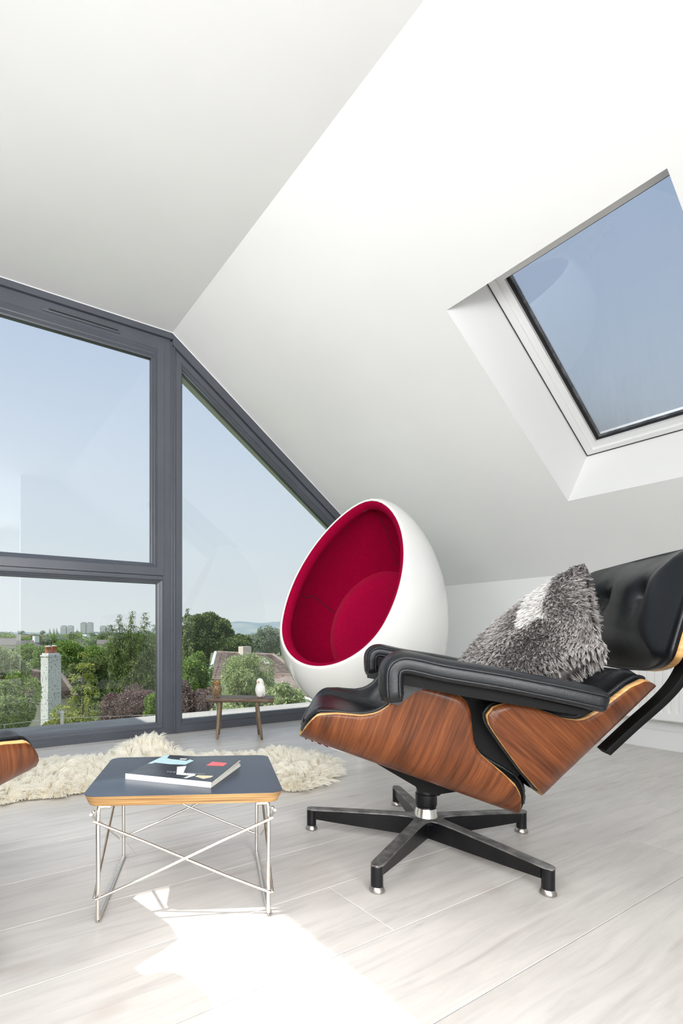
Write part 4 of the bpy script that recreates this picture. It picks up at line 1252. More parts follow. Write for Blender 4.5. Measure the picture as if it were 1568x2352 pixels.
tag(strands('fleece', roots, rel, 0.0014, M['fleece'], rug, 0.35), kind='stuff')

# ---- fur pillow on the chair (built in the chair's frame)
pil = empty('fur_pillow', chair1.location, CH1_ROT, 'grey and white faux fur pillow leaning against the lounge chair back', 'pillow')
# corners in the chair's frame
cA = np.array([-0.455, -0.085, 0.812]); cD = np.array([-0.135, -0.17, 0.50]); cB = np.array([-0.383, 0.175, 0.570]); cC = cB + cD - cA + np.array([0.0, 0.0, 0.03])
def pil_mid(u, v):   # u A->D, v A->B
    return (1 - u) * (1 - v) * cA + u * (1 - v) * cD + (1 - u) * v * cB + u * v * cC
pn = unit(np.cross(cD - cA, cB - cA))
if pn[0] < 0: pn = -pn
def pil_th(u, v):
    a = 4 * u * (1 - u); b = 4 * v * (1 - v)
    return 0.100 * (a * b) ** 0.42
def pil_pt(u, v, side):
    # edges pulled in between corners; the visible left edge is fuller
    uu = 0.5 + (u - 0.5) * (1 - 0.07 * math.sin(math.pi * v)); vv = 0.5 + (v - 0.5) * (1 - 0.10 * math.sin(math.pi * u))
    return pil_mid(uu, vv) + pn * side * pil_th(u, v) - np.array([0, 0.0, 0.0])
PN = 30
V = []; Fc = []
for side in (1, -1):
    for i in range(PN + 1):
        for j in range(PN + 1):
            V.append(pil_pt(i / PN, j / PN, side))
off = (PN + 1) ** 2
for i in range(PN):
    for j in range(PN):
        a, b, c, d = i * (PN + 1) + j, i * (PN + 1) + j + 1, (i + 1) * (PN + 1) + j + 1, (i + 1) * (PN + 1) + j
        Fc.append((a, b, c, d)); Fc.append((off + d, off + c, off + b, off + a))
M['pillow_cloth'] = mat('grey_pillow_backing', (0.16, 0.145, 0.135), 0.95)
mesh('pillow_body', V, Fc, M['pillow_cloth'], pil, smooth=True)
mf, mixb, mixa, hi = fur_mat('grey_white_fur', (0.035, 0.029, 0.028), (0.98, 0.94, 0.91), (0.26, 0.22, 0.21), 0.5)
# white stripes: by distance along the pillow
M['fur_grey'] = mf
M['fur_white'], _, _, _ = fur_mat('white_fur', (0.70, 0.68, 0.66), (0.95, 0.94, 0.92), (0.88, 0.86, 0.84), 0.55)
NF = 80000
U_ = RNG.uniform(0, 1, NF); V_ = RNG.uniform(0, 1, NF); eq_ = RNG.uniform(0, 1, NF) < 0.16; V_ = np.where(eq_, np.clip(np.where(V_ > 0.5, 1 - (1 - V_) * 0.12, V_ * 0.12), 0, 1), V_); sd = np.where(RNG.uniform(0, 1, NF) < 0.68, 1, -1)
roots = np.array([pil_pt(u, v, s) for u, v, s in zip(U_, V_, sd)])
e1 = np.array([pil_pt(min(1, u + 0.01), v, s) for u, v, s in zip(U_, V_, sd)]) - np.array([pil_pt(max(0, u - 0.01), v, s) for u, v, s in zip(U_, V_, sd)])
e2 = np.array([pil_pt(u, min(1, v + 0.01), s) for u, v, s in zip(U_, V_, sd)]) - np.array([pil_pt(u, max(0, v - 0.01), s) for u, v, s in zip(U_, V_, sd)])
nr_ = np.cross(e1, e2); nr_ /= np.linalg.norm(nr_, axis=1)[:, None] + 1e-9
nr_ *= np.where(((nr_ @ pn) * sd) < 0, -1, 1)[:, None]
ctr = pil_mid(0.5, 0.5)
edge = np.minimum(np.minimum(U_, 1 - U_), np.minimum(V_, 1 - V_))
outw = (roots - ctr); outw /= np.linalg.norm(outw, axis=1)[:, None]
comb = unit(cB - cA) * 0.8 + unit(cD - cA) * 0.25 + np.array([0, 0, -0.25])
sw_a = 2.5 * np.sin(7 * U_ + 2) * np.cos(6 * V_ + 1)
tang = comb[None] + 0.55 * np.sin(sw_a)[:, None] * unit(cD - cA)[None] + RNG.normal(0, 0.10, (NF, 3))
ew = np.clip(1 - edge / 0.08, 0, 1)[:, None]
d0 = nr_ * 0.75 + outw * ew * 0.9
d0 /= np.linalg.norm(d0, axis=1)[:, None]
Lf = RNG.uniform(0.011, 0.018, NF)
# tufts: strands lean together towards shared tips
NT = 5200
tu = RNG.uniform(0, 1, (NT, 2))
ti = np.array([np.argmin((tu[:, 0] - u) ** 2 + (tu[:, 1] - v) ** 2) for u, v in zip(U_, V_)])
tcen = np.array([pil_pt(u, v, 1) for u, v in tu]); tcen_b = np.array([pil_pt(u, v, -1) for u, v in tu])
pull = np.where(sd[:, None] > 0, tcen[ti], tcen_b[ti]) - roots
tj = RNG.normal(0, 0.30, (NT, 3))[ti]
K = 5; rel = np.zeros((NF, K, 3))
for k in range(1, K):
    t = k / (K - 1)
    rel[:, k] = d0 * (Lf * t * 0.8)[:, None] + (tang + tj) * (Lf * 0.75 * t ** 1.6)[:, None] + pull * 0.7 * t
stripe = ((np.abs(U_ - 0.26 + 0.05 * (V_ - 0.3) + 0.03 * np.sin(9 * V_)) < 0.085) & (V_ < 0.60)) | (U_ > 0.94)
stripe ^= RNG.uniform(0, 1, NF) < 0.06
patch = RNG.uniform(0, 1, NF) < 0.10
wh = stripe
dk = ~wh & ((np.sin(9 * U_ + 2 * np.sin(5 * V_)) * np.sin(8 * V_ + 1.3) + RNG.normal(0, 0.55, NF)) > 0.45)
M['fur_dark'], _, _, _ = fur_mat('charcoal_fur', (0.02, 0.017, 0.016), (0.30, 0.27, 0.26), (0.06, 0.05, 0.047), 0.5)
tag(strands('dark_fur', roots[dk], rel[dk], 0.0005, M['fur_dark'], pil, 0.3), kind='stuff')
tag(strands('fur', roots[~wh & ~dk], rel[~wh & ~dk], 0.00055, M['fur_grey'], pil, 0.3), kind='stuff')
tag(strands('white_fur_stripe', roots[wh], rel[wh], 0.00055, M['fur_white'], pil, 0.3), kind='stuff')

# ================================================================== stool with two owls
SX, SY = 1.485, 2.585
SA = math.atan2(-0.143, 0.216)
stool = empty('stool', (SX, SY, 0), SA, 'small old wooden milking stool in front of the gable window carrying two toy owls', 'stool')
SH = 0.238
bm = bmesh.new()
nseg = 16; rings = []
for i in range(nseg + 1):
    x = -0.198 + 0.396 * i / nseg
    w = 0.080 + 0.003 * math.sin(i * 0.9) - (0.012 if i in (0, nseg) else 0)
    zt = SH - 0.0006 * math.sin(i * 0.8); zb = SH - 0.025 + 0.0012 * math.sin(i * 0.7 + 1) + (0.005 if i < 1 else 0)
    rg = [(-w, zb + 0.006), (-w - 0.003, (zt + zb) / 2), (-w + 0.004, zt), (w - 0.004, zt), (w + 0.003, (zt + zb) / 2), (w, zb + 0.005), (w * 0.7, zb), (-w * 0.7, zb)]
    rings.append([bm.verts.new((x, y, z)) for y, z in rg])
for A_, B_ in zip(rings[:-1], rings[1:]):
    for j in range(8): bm.faces.new([A_[j], A_[(j + 1) % 8], B_[(j + 1) % 8], B_[j]])
bm.faces.new(rings[0]); bm.faces.new(rings[-1])
from_bm('seat', bm, M['stool_wood'], stool, smooth=True, angle=40)
for (tx, ty), (bx, by) in (((-0.118, -0.050), (-0.129, -0.062)), ((0.100, -0.050), (0.128, -0.062)), ((-0.118, 0.048), (-0.135, 0.082)), ((0.095, 0.048), (0.108, 0.085))):
    bm = bmesh.new()
    sweep(bm, [(tx, ty, SH - 0.02), (tx * 0.7 + bx * 0.3, ty * 0.7 + by * 0.3, SH * 0.62), (tx * 0.2 + bx * 0.8, ty * 0.2 + by * 0.8, 0.045), (bx, by, 0.004), (bx, by, 0.0)], circ(0.0118, 10), scales=[1.0, 0.95, 0.78, 0.62, 0.45])
    from_bm('leg', bm, M['leg_wood'], stool, smooth=True, angle=50)

def owl(name, loc, rz, H, kind, label):
    root = empty(name, loc, rz, label, 'owl figurine')
    # local: faces -Y; body + head as one continuous lathe-like body with elliptical sections, leaning forward
    prof = [(0.0, 0.10), (0.05, 0.11), (0.16, 0.165), (0.32, 0.215), (0.48, 0.225), (0.60, 0.20), (0.68, 0.172), (0.76, 0.178), (0.85, 0.180), (0.93, 0.145), (0.98, 0.08), (1.0, 0.0)] if kind == 'brown' else \
           [(0.0, 0.09), (0.05, 0.13), (0.16, 0.185), (0.32, 0.235), (0.46, 0.235), (0.58, 0.205), (0.66, 0.175), (0.74, 0.178), (0.84, 0.172), (0.92, 0.135), (0.98, 0.07), (1.0, 0.0)]
    bm = bmesh.new(); n = 36; rings = []
    z0 = 0.06 * H
    P = catmull([(p[0], p[1], 0) for p in prof], 4)
    for t, r, _ in P:
        r = max(r, 0.0005) * H; z = z0 + t * (H - z0); back = 0.04 * H * math.sin(math.pi * min(1, t * 1.2)) if t < 0.83 else 0
        yc = back * 0.8 - 0.01 * H
        rings.append([bm.verts.new((r * 1.04 * math.cos(2 * math.pi * i / n), yc + r * (1.0 if t > 0.65 else 1.12) * math.sin(2 * math.pi * i / n), z)) for i in range(n)])
    for A_, B_ in zip(rings[:-1], rings[1:]):
        for j in range(n): bm.faces.new([A_[j], A_[(j + 1) % n], B_[(j + 1) % n], B_[j]])
    bm.faces.new(rings[0]); bm.faces.new(rings[-1])
    body = from_bm('body', bm, M['owl_brown'] if kind == 'brown' else M['white_feather'], root, smooth=True)
    # feather locks
    NFt = 900 if kind == 'brown' else 1500
    hN = []; 
    for _k in range(NFt):
        t = random.uniform(0.02, 0.97); a = random.uniform(0, 2 * math.pi)
        r = np.interp(t, [p[0] for p in prof], [p[1] for p in prof]) * H
        z = z0 + t * (H - z0)
        hN.append((r * 1.04 * math.cos(a), (0.04 * H * math.sin(math.pi * min(1, t * 1.2)) if t < 0.83 else 0) * 0.8 - 0.01 * H + r * (1 if t > 0.65 else 1.1) * math.sin(a), z, a, t))
    hN = np.array(hN); roots = hN[:, :3].copy()
    out = np.c_[np.cos(hN[:, 3]), np.sin(hN[:, 3]), np.zeros(len(hN))]
    down = np.array([0, 0, -1.0]); up_ = np.where(hN[:, 4] > 0.9, 0.8, 0)[:, None] * np.array([0, 0, 1.0])
    Lr = (0.10 if kind == 'brown' else 0.055) * H
    K = 4; rel = np.zeros((len(hN), K, 3))
    for k in range(1, K):
        t = k / (K - 1)
        rel[:, k] = out * (0.30 * Lr * t) + (down + up_) * Lr * t * (0.9 if kind == 'brown' else 0.7) + RNG.normal(0, 0.06, (len(hN), 3)) * Lr * t
    tag(strands('feathers', roots, rel, 0.0011 if kind == 'brown' else 0.0006, M['feather_brown'] if kind == 'brown' else M['feather_white'], root, 0.25), kind='stuff')
    # face
    for sx in (-1, 1):
        an = math.radians(-90 + sx * 34); rr = 0.178 * H; cx, cy = rr * math.cos(an) * 1.02, rr * math.sin(an) - 0.012 * H
        ez = z0 + 0.80 * (H - z0)
        ey = math.atan2(cx, -cy)
        MM = Matrix.Translation((cx, cy, ez)) @ Matrix.Rotation(an + math.pi / 2, 4, 'Z') @ Matrix.Rotation(math.pi / 2, 4, 'X')
        e_ = lathe('eye', [(0, 0.0022), (0.0028, 0.002), (0.0045, 0.0008), (0.0046, -0.002), (0, -0.002)], M['eye_orange'], root, n=16, M=MM)
        lathe('pupil', [(0, 0.0034), (0.0016, 0.003), (0.0027, 0.0018), (0.0026, 0.0005), (0, 0.0005)], M['eye_black'], e_, n=16, M=MM)
    bz = z0 + 0.745 * (H - z0)
    bm = bmesh.new(); sweep(bm, [(0, -0.172 * H - 0.004, bz + 0.004), (0, -0.172 * H - 0.008, bz), (0, -0.172 * H - 0.007, bz - 0.006)], circ(0.0024, 8), scales=[1, 0.9, 0.2])
    from_bm('beak', bm, M['beak'] if kind == 'white' else M['eye_orange'], root, smooth=True)
    # feet: three toes each
    for sx in (-1, 1):
        bm = bmesh.new()
        c0 = Vector((sx * 0.085 * H, -0.03 * H, 0))
        sweep(bm, [c0 + Vector((0, 0.004, 0.10 * H)), c0 + Vector((0, 0, 0.004))], circ(0.0024, 8))
        for ta in (-35, 0, 35, 180):
            d = Vector((math.sin(math.radians(ta)), -math.cos(math.radians(ta)), 0))
            sweep(bm, [c0 + Vector((0, 0, 0.003)), c0 + d * 0.006 + Vector((0, 0, 0.0032)), c0 + d * 0.0105 + Vector((0, 0, 0.0012))], circ(0.0017, 6), scales=[1, 0.9, 0.4])
        from_bm('foot', bm, M['owl_foot'], root, smooth=True)
    for sx in (-1, 1):
        bm = bmesh.new()
        V0 = [(sx * 0.235 * H, 0.02 * H, z0 + 0.60 * (H - z0)), (sx * 0.262 * H, 0.05 * H, z0 + 0.42 * (H - z0)), (sx * 0.245 * H, 0.10 * H, z0 + 0.22 * (H - z0)), (sx * 0.19 * H, 0.15 * H, z0 + 0.04 * (H - z0))]
        sweep(bm, catmull(V0, 4), circ(0.028 * H, 8, 0.09 * H), up=(0, 1, 0.2), scales=[0.5 + 0.5 * math.sin(math.pi * min(1, 0.15 + i / 14)) for i in range(13)])
        from_bm('wing', bm, M['owl_brown'] if kind == 'brown' else M['white_feather'], root, smooth=True)
    # tail
    bm = bmesh.new(); add_box(bm, -0.05 * H, 0.05 * H, 0.15 * H, 0.20 * H, -0.02 * H, 0.24 * H, 0.004)
    bmesh.ops.translate(bm, vec=(0, 0, 0.03 * H), verts=bm.verts)
    from_bm('tail', bm, M['owl_brown'] if kind == 'brown' else M['white_feather'], root, smooth=True, angle=50)
    return root
M['owl_brown'] = mat('brown_plumage', (0.20, 0.13, 0.07), 0.85)
noise_color(M['owl_brown'], (0.03, 0.018, 0.012), (0.42, 0.29, 0.17), (260, 260, 55), 3, p0=0.42, p1=0.56)
M['feather_brown'], _, _, _ = fur_mat('brown_feather_locks', (0.16, 0.10, 0.055), (0.50, 0.36, 0.22), (0.030, 0.018, 0.012), 0.8)
M['feather_white'], _, _, _ = fur_mat('white_down', (0.80, 0.79, 0.76), (0.90, 0.89, 0.87), (0.82, 0.81, 0.78), 0.8)
def on_stool(px_, py_): 
    c, s = math.cos(SA), math.sin(SA)
    return (SX + c * px_ - s * py_, SY + s * px_ + c * py_, SH - 0.0005)
owl('owl_figurine', on_stool(-0.135, -0.03), SA + math.radians(4), 0.108, 'brown', 'small brown streaked feather owl, left one on the stool')
owl('owl_figurine', on_stool(0.118, -0.03), SA - math.radians(52), 0.114, 'white', 'small white fluffy owl with orange eyes, right one on the stool')

# ================================================================== radiator on the knee wall
rad = empty('radiator', (KX - 0.004, 0.95, 0.16), label='white ribbed panel radiator on the right knee wall behind the lounge chair', cat='radiator')
RX0, RX1 = -0.085, -0.030
RY0, RY1, RH = -0.62, 0.50, 0.46
box('rear_panel', -0.030, -0.018, RY0 + 0.01, RY1 - 0.01, 0.01, RH - 0.01, M['radiator'], rad)
# front panel with pressed vertical flutes
pf = []; y = RY0 + 0.02
cols = [(RY0, 0.0), (RY0 + 0.012, 0.004)]
while y < RY1 - 0.03:
    cols += [(y, 0.006), (y + 0.006, 0.0), (y + 0.014, 0.0), (y + 0.020, 0.006)]
    y += 0.0345
cols += [(RY1 - 0.012, 0.004), (RY1, 0.0)]
rows = [(0.0, 0.0), (0.006, 1.0), (0.042, 1.0), (0.060, None), (RH - 0.060, None), (RH - 0.042, 1.0), (RH - 0.006, 1.0), (RH, 0.0)]
V = []; Fc = []
for z, w in rows:
    for (yy, d) in cols:
        dep = 0.006 if w == 1.0 else (0.0 if w == 0.0 else d)
        V.append((RX0 - dep + 0.006, yy, z))
nc = len(cols)
for i in range(len(rows) - 1):
    for j in range(nc - 1): Fc.append((i * nc + j, i * nc + j + 1, (i + 1) * nc + j + 1, (i + 1) * nc + j))
k0 = len(V)
V += [(RX0 + 0.022, v[1], v[2]) for v in V]
Fc += [[k0 + q for q in f[::-1]] for f in Fc[:]]
loop = list(range(nc)) + [i * nc + nc - 1 for i in range(1, len(rows))] + [(len(rows) - 1) * nc + j for j in range(nc - 2, -1, -1)] + [i * nc for i in range(len(rows) - 2, 0, -1)]
for i in range(len(loop)):
    a_, b_ = loop[i], loop[(i + 1) % len(loop)]; Fc.append((a_, k0 + a_, k0 + b_, b_))
mesh('front_panel', V, Fc, M['radiator'], rad)
box('side_cover', RX0 + 0.004, -0.018, RY0 - 0.002, RY0 + 0.004, 0.004, RH, M['radiator'], rad)
box('side_cover', RX0 + 0.004, -0.018, RY1 - 0.004, RY1 + 0.002, 0.004, RH, M['radiator'], rad)
bm = bmesh.new()
for i in range(46): add_box(bm, RX0 + 0.012, -0.022, RY0 + 0.01 + i * 0.0245, RY0 + 0.016 + i * 0.0245, RH - 0.004, RH + 0.002)
add_box(bm, RX0 + 0.004, RX0 + 0.012, RY0, RY1, RH - 0.004, RH + 0.003); add_box(bm, -0.026, -0.018, RY0, RY1, RH - 0.004, RH + 0.003)
tag(from_bm('top_grille', bm, M['radiator'], rad))
for yy in (RY0 + 0.15, RY1 - 0.15): box('wall_bracket', -0.018, 0.0, yy, yy + 0.03, 0.08, RH - 0.08, M['radiator'], rad)
tube('pipe', catmull([(-0.045, RY1 - 0.01, 0.03), (-0.045, RY1 + 0.035, 0.03), (-0.045, RY1 + 0.045, 0.01), (-0.045, RY1 + 0.045, -0.159)], 5), 0.0075, M['radiator'], rad)

# ================================================================== outside
def at(px, d, z=None, py=None):
    """point at depth d along the view axis: helper for laying out the far surroundings (room coordinates)"""
    l = (px - 575.0) / 1166.4 * d
    s, c = math.sin(YAW), math.cos(YAW)
    zz = z if z is not None else EYE - (py - 1455.0) / 1166.4 * d
    return np.array([s * d + c * l, c * d - s * l, zz])
GZ = -7.0
M['grass'] = mat('garden_ground', (0.10, 0.16, 0.05), 0.95)
noise_color(M['grass'], (0.07, 0.12, 0.035), (0.16, 0.20, 0.08), (0.05, 0.05, 0.05), 5)
bm = bmesh.new()
gr = []
for r in (0.0, 60, 300, 1200, 4500):
    if r == 0: gr.append([bm.verts.new((0, 8, GZ))]); continue
    gr.append([bm.verts.new((r * math.cos(2 * math.pi * i / 48), 8 + r * math.sin(2 * math.pi * i / 48), GZ - max(0, (r - 100)) * 0.008)) for i in range(48)])
for A_, B_ in zip(gr[:-1], gr[1:]):
    for i in range(48):
        j = (i + 1) % 48
        bm.faces.new([A_[0], B_[i], B_[j]] if len(A_) == 1 else [A_[i], A_[j], B_[j], B_[i]])
tag(from_bm('ground', bm, M['grass']), 'green garden ground and fields stretching away below the window', 'ground', kind='structure')

# ---- foliage
def leaf_mat(name, c1, c2, c3, trans=0.35):
    m = mat(name, c1, 0.55, spec=0.25)
    at_ = nd(m, 'ShaderNodeAttribute'); at_.attribute_name = 'tint'
    rp = nd(m, 'ShaderNodeValToRGB'); E_ = rp.color_ramp.elements
    E_[0].position = 0.0; E_[0].color = (*c1, 1); E_[1].position = 1.0; E_[1].color = (*c3, 1); k = E_.new(0.5); k.color = (*c2, 1)
    lk(m, at_.outputs['Fac'], rp.inputs[0]); lk(m, rp.outputs[0], bsdf(m).inputs['Base Color'])
    tr = nd(m, 'ShaderNodeBsdfTranslucent'); lk(m, rp.outputs[0], tr.inputs[0])
    mx = nd(m, 'ShaderNodeMixShader'); mx.inputs[0].default_value = trans
    out = m.node_tree.nodes['Material Output']
    lk(m, bsdf(m).outputs[0], mx.inputs[1]); lk(m, tr.outputs[0], mx.inputs[2]); lk(m, mx.outputs[0], out.inputs[0])
    return m
M['leaf_green'] = leaf_mat('mid_green_leaves', (0.065, 0.117, 0.026), (0.221, 0.351, 0.078), (0.468, 0.598, 0.169))
M['leaf_dark'] = leaf_mat('deep_green_needles', (0.039, 0.065, 0.023), (0.143, 0.208, 0.065), (0.390, 0.455, 0.169))
M['leaf_yellow'] = leaf_mat('yellow_green_sprays', (0.091, 0.117, 0.023), (0.312, 0.364, 0.078), (0.598, 0.624, 0.182))
M['leaf_purple'] = leaf_mat('copper_purple_leaves', (0.065, 0.042, 0.042), (0.247, 0.156, 0.156), (0.520, 0.416, 0.351))
M['leaf_pale'] = leaf_mat('pale_willow_leaves', (0.130, 0.182, 0.078), (0.416, 0.507, 0.234), (0.728, 0.750, 0.429))
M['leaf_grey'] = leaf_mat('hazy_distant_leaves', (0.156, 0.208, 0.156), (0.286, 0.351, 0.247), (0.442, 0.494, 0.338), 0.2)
M['bark'] = mat('grey_brown_bark', (0.10, 0.075, 0.055), 0.9)

def leaf_mesh(name, C, N_, size, aspect, droop, m, rng, tint=None):
    """C (n,3) leaf positions; N_ (n,3) outward dirs. one folded quad (2 tris x2) per leaf"""
    n = len(C)
    r = rng.normal(0, 1, (n, 3)); r /= np.linalg.norm(r, axis=1)[:, None]
    ax = r * 0.8 + N_ * 0.6 + np.array([0, 0, -droop]); ax /= np.linalg.norm(ax, axis=1)[:, None]
    sd = np.cross(ax, rng.normal(0, 1, (n, 3))); sd /= np.linalg.norm(sd, axis=1)[:, None] + 1e-9
    L = size * rng.uniform(0.6, 1.35, n)[:, None]; Wd = L * aspect
    mid = C + ax * L * 0.5
    V = np.stack([C, mid + sd * Wd * 0.5, C + ax * L, mid - sd * Wd * 0.5], 1).reshape(-1, 3)
    me = bpy.data.meshes.new(name)
    me.vertices.add(4 * n); me.vertices.foreach_set('co', V.astype(np.float32).ravel())
    me.loops.add(4 * n); me.loops.foreach_set('vertex_index', np.arange(4 * n, dtype=np.int32))
    me.polygons.add(n); me.polygons.foreach_set('loop_start', np.arange(0, 4 * n, 4, dtype=np.int32))
    me.update(calc_edges=True)
    t = tint if tint is not None else rng.uniform(0, 1, n)
    a = me.attributes.new('tint', 'FLOAT', 'FACE'); a.data.foreach_set('value', np.clip(t, 0, 1).astype(np.float32))
    me.materials.append(m)
    return me

def crown_points(n, rng, rx, ry, rz, lobes=14, lobe_r=0.42, fill=0.25):
    """points on a cluster of blobs that make an uneven crown; centre at origin"""
    L = rng.normal(0, 1, (lobes, 3)); L /= np.linalg.norm(L, axis=1)[:, None]; L *= rng.uniform(0.28, 0.80, lobes)[:, None]
    L[:, 2] = np.abs(L[:, 2]) * rng.choice([1, 1, -0.7], lobes)
    R = lobe_r * rng.uniform(0.50, 1.15, lobes)
    n0_ = n; n = int(n * 1.45)
    k = rng.integers(0, lobes, n)
    d = rng.normal(0, 1, (n, 3)); d /= np.linalg.norm(d, axis=1)[:, None]
    rr = R[k] * (1 - fill * rng.uniform(0, 1, n) ** 2)
    P = L[k] + d * rr[:, None]
    S = np.array([rx, ry, rz])
    ph_ = rng.uniform(0, 6.28, 6)
    g_ = np.sin(9 * P[:, 0] + ph_[0]) * np.sin(8 * P[:, 1] + ph_[1]) + np.sin(11 * P[:, 2] + ph_[2] + 3 * P[:, 0]) * 0.7 + np.sin(19 * P[:, 0] + ph_[3]) * np.sin(21 * P[:, 2] + ph_[4]) * 0.5
    keep = np.argsort(-(g_ + rng.normal(0, 0.45, n)))[:n0_]
    return (P * S)[keep], d[keep]

def tree(name, loc, crown, n, size, m, label, cat='tree', group=None, aspect=0.5, droop=0.0, trunk=0.12, seed=1, crown_z=None, lobes=14, lobe_r=0.42, top_name='foliage'):
    rng = np.random.default_rng(seed)
    root = empty(name, (loc[0], loc[1], GZ if loc[2] is None else loc[2]), rng.uniform(0, 6.28), label, cat, group)
    rx, ry, rz = crown; cz_ = crown_z if crown_z is not None else rz * 1.6
    P, d = crown_points(n, rng, rx, ry, rz, lobes, lobe_r)
    me = leaf_mesh('foliage', P + np.array([0, 0, cz_]), d, size, aspect, droop, m, rng)
    link_mesh(top_name, me, [], root)
    bm = bmesh.new(); sweep(bm, [(0, 0, 0), (trunk * 0.5, 0, cz_ * 0.5), (0, trunk * 0.5, cz_)], circ(trunk, 8), scales=[1.2, 0.9, 0.4])
    for k in range(6):
        a = rng.uniform(0, 6.28); q = rng.uniform(0.4, 0.7)
        sweep(bm, [(0, 0, cz_ * rng.uniform(0.55, 0.85)), (rx * q * 0.5 * math.cos(a), ry * q * 0.5 * math.sin(a), cz_), (rx * q * math.cos(a), ry * q * math.sin(a), cz_ + rz * 0.4 * rng.uniform(-0.5, 1))], circ(trunk * 0.4, 6), scales=[1, 0.7, 0.3])
    from_bm('trunk', bm, M['bark'], root, smooth=True)
    return root

def conifer(name, loc, H, R, n, size, m, label, seed=1, droop=0.9, tiers=26, tops=3, spread=0.12, group=None, aspect=0.35, zlow=0.05, leaders=None):
    """drooping cypress: branches arch out and hang in sprays; several leaders at the top"""
    rng = np.random.default_rng(seed)
    root = empty(name, (loc[0], loc[1], loc[2]), 0, label, 'tree', group)
    Cs = []; Ds = []; Ts = []
    per = n // (tiers * 12)
    lead = [(rng.uniform(-spread, spread) * R * 3, rng.uniform(-spread, spread) * R * 3, rng.uniform(0.86, 1.0)) for _ in range(tops)]
    lead[0] = (0, 0, 1.0)
    if leaders: lead = [(math.cos(YAW) * a * R, -math.sin(YAW) * a * R, h) for a, h in leaders]; tops = len(lead)
    for lx, ly, lh in lead:
        for ti in range(tiers):
            q = ti / (tiers - 1)                               # 0 bottom .. 1 top
            z = H * lh * (zlow + (1 - zlow) * q); rad = R * (0.05 + 0.95 * (1 - q) ** 0.72) * (1.0 if lx == 0 else 0.62)
            nb = max(3, int(12 * (1 - q) + 3))
            for b in range(nb):
                a = rng.uniform(0, 2 * math.pi); rl = rad * rng.uniform(0.6, 1.12); bt = rng.uniform(0.3, 0.7)
                k = max(4, int(per * 12 / tops / 8.0 * (0.12 + 2.6 * rl / R)))
                s = rng.uniform(0.25, 1, k) ** 0.7
                arch = 0.12 * H * (rl / R)
                x = lx * (0.5 + 0.5 * q) + np.cos(a) * rl * s; y = ly * (0.5 + 0.5 * q) + np.sin(a) * rl * s
                zz = z + arch * (s - 1.5 * s ** 2.4)
                # hanging sprays below the bough
                hang = rng.uniform(0, 1, k) ** 1.5 * 0.09 * H * (0.4 + s) * droop * (0.35 + 0.65 * (1 - q))
                w = 0.05 * R
                Cs.append(np.c_[x + rng.normal(0, w, k), y + rng.normal(0, w, k), zz - hang]); Ds.append(np.c_[np.cos(a) * np.ones(k), np.sin(a) * np.ones(k), -0.2 * np.ones(k)])
                Ts.append(np.clip(bt + rng.normal(0, 0.13, k) + 0.25 * (s - 0.6), 0, 1))
    C = np.vstack(Cs); D = np.vstack(Ds); T = np.concatenate(Ts)
    me = leaf_mesh('foliage', C, D, size, aspect, droop, m, rng, T)
    link_mesh('foliage', me, [], root)
    bm = bmesh.new(); sweep(bm, [(0, 0, 0), (0.02, 0, H * 0.5), (0, 0, H * 0.97)], circ(0.013 * H, 8), scales=[1.2, 0.6, 0.1])
    from_bm('trunk', bm, M['bark'], root, smooth=True)
    return root

def place(px, d, base_py=None):
    p = at(px, d, z=GZ); return (p[0], p[1], GZ)
def zpy(py, d): return EYE - (py - 1455.0) / 1166.4 * d

def T_at(name, px, d, top_py, width_px, m, label, n=5000, size=0.16, ratio=0.8, seed=1, bottom_py=None, **kw):
    """broadleaf tree whose crown spans width_px about px with its top at top_py, standing at depth d"""
    W_ = width_px / 1166.4 * d / 2
    n = int(n * 2.6); size = size * 0.60
    zt = zpy(top_py, d)
    rz_ = (zt - zpy(bottom_py, d)) / 2 if bottom_py else W_ * ratio
    p = place(px, d)
    return tree(name, p, (W_ / 0.98, W_ / 0.98, rz_ / 0.98), n, size, m, label, seed=seed, crown_z=zt - GZ - rz_, **kw)

# big weeping cypress left of the mullion
d = 34; p = place(300, d)
conifer('weeping_cypress', (p[0], p[1], GZ), zpy(1403, d) - GZ, 74 / 1166.4 * d, 120000, 0.13, M['leaf_dark'], 'tall dark weeping cypress with drooping sprays, left of the window mullion', seed=3, zlow=0.14, tiers=26, aspect=0.26, leaders=[(0.05, 1.0), (-0.34, 0.975), (0.44, 0.99), (-0.62, 0.90), (0.75, 0.90)])
# yellow green conifer in front, beside the chimney
d = 13.5; p = place(190, d)
conifer('golden_conifer', (p[0], p[1], GZ), zpy(1497, d) - GZ, 100 / 1166.4 * d, 70000, 0.065, M['leaf_yellow'], 'yellow-green feathery conifer right of the whitewashed chimney', seed=5, droop=0.5, zlow=0.1, tiers=22, aspect=0.4, leaders=[(0.0, 1.0), (-0.32, 0.80), (0.35, 0.85)])
# birch like foliage at the left edge
T_at('climbing_tree', 10, 12, 1472, 105, M['leaf_pale'], 'pale green leafy tree at the left edge of the window', n=9000, size=0.085, seed=8, bottom_py=1600, droop=0.5, lobes=26, lobe_r=0.34, trunk=0.06)
T_at('garden_tree', 20, 9.5, 1545, 150, M['leaf_green'], 'bushy green tree low at the left, below the chimney', n=16000, size=0.065, seed=9, bottom_py=1760, droop=0.4, lobes=30, lobe_r=0.32, trunk=0.05)
T_at('garden_bush', 150, 8.5, 1612, 120, M['leaf_yellow'], 'low yellow-green shrub behind the ledge, left of centre', n=9000, size=0.055, seed=10, bottom_py=1740, droop=0.3, cat='bush', lobes=24, lobe_r=0.33, trunk=0.03)
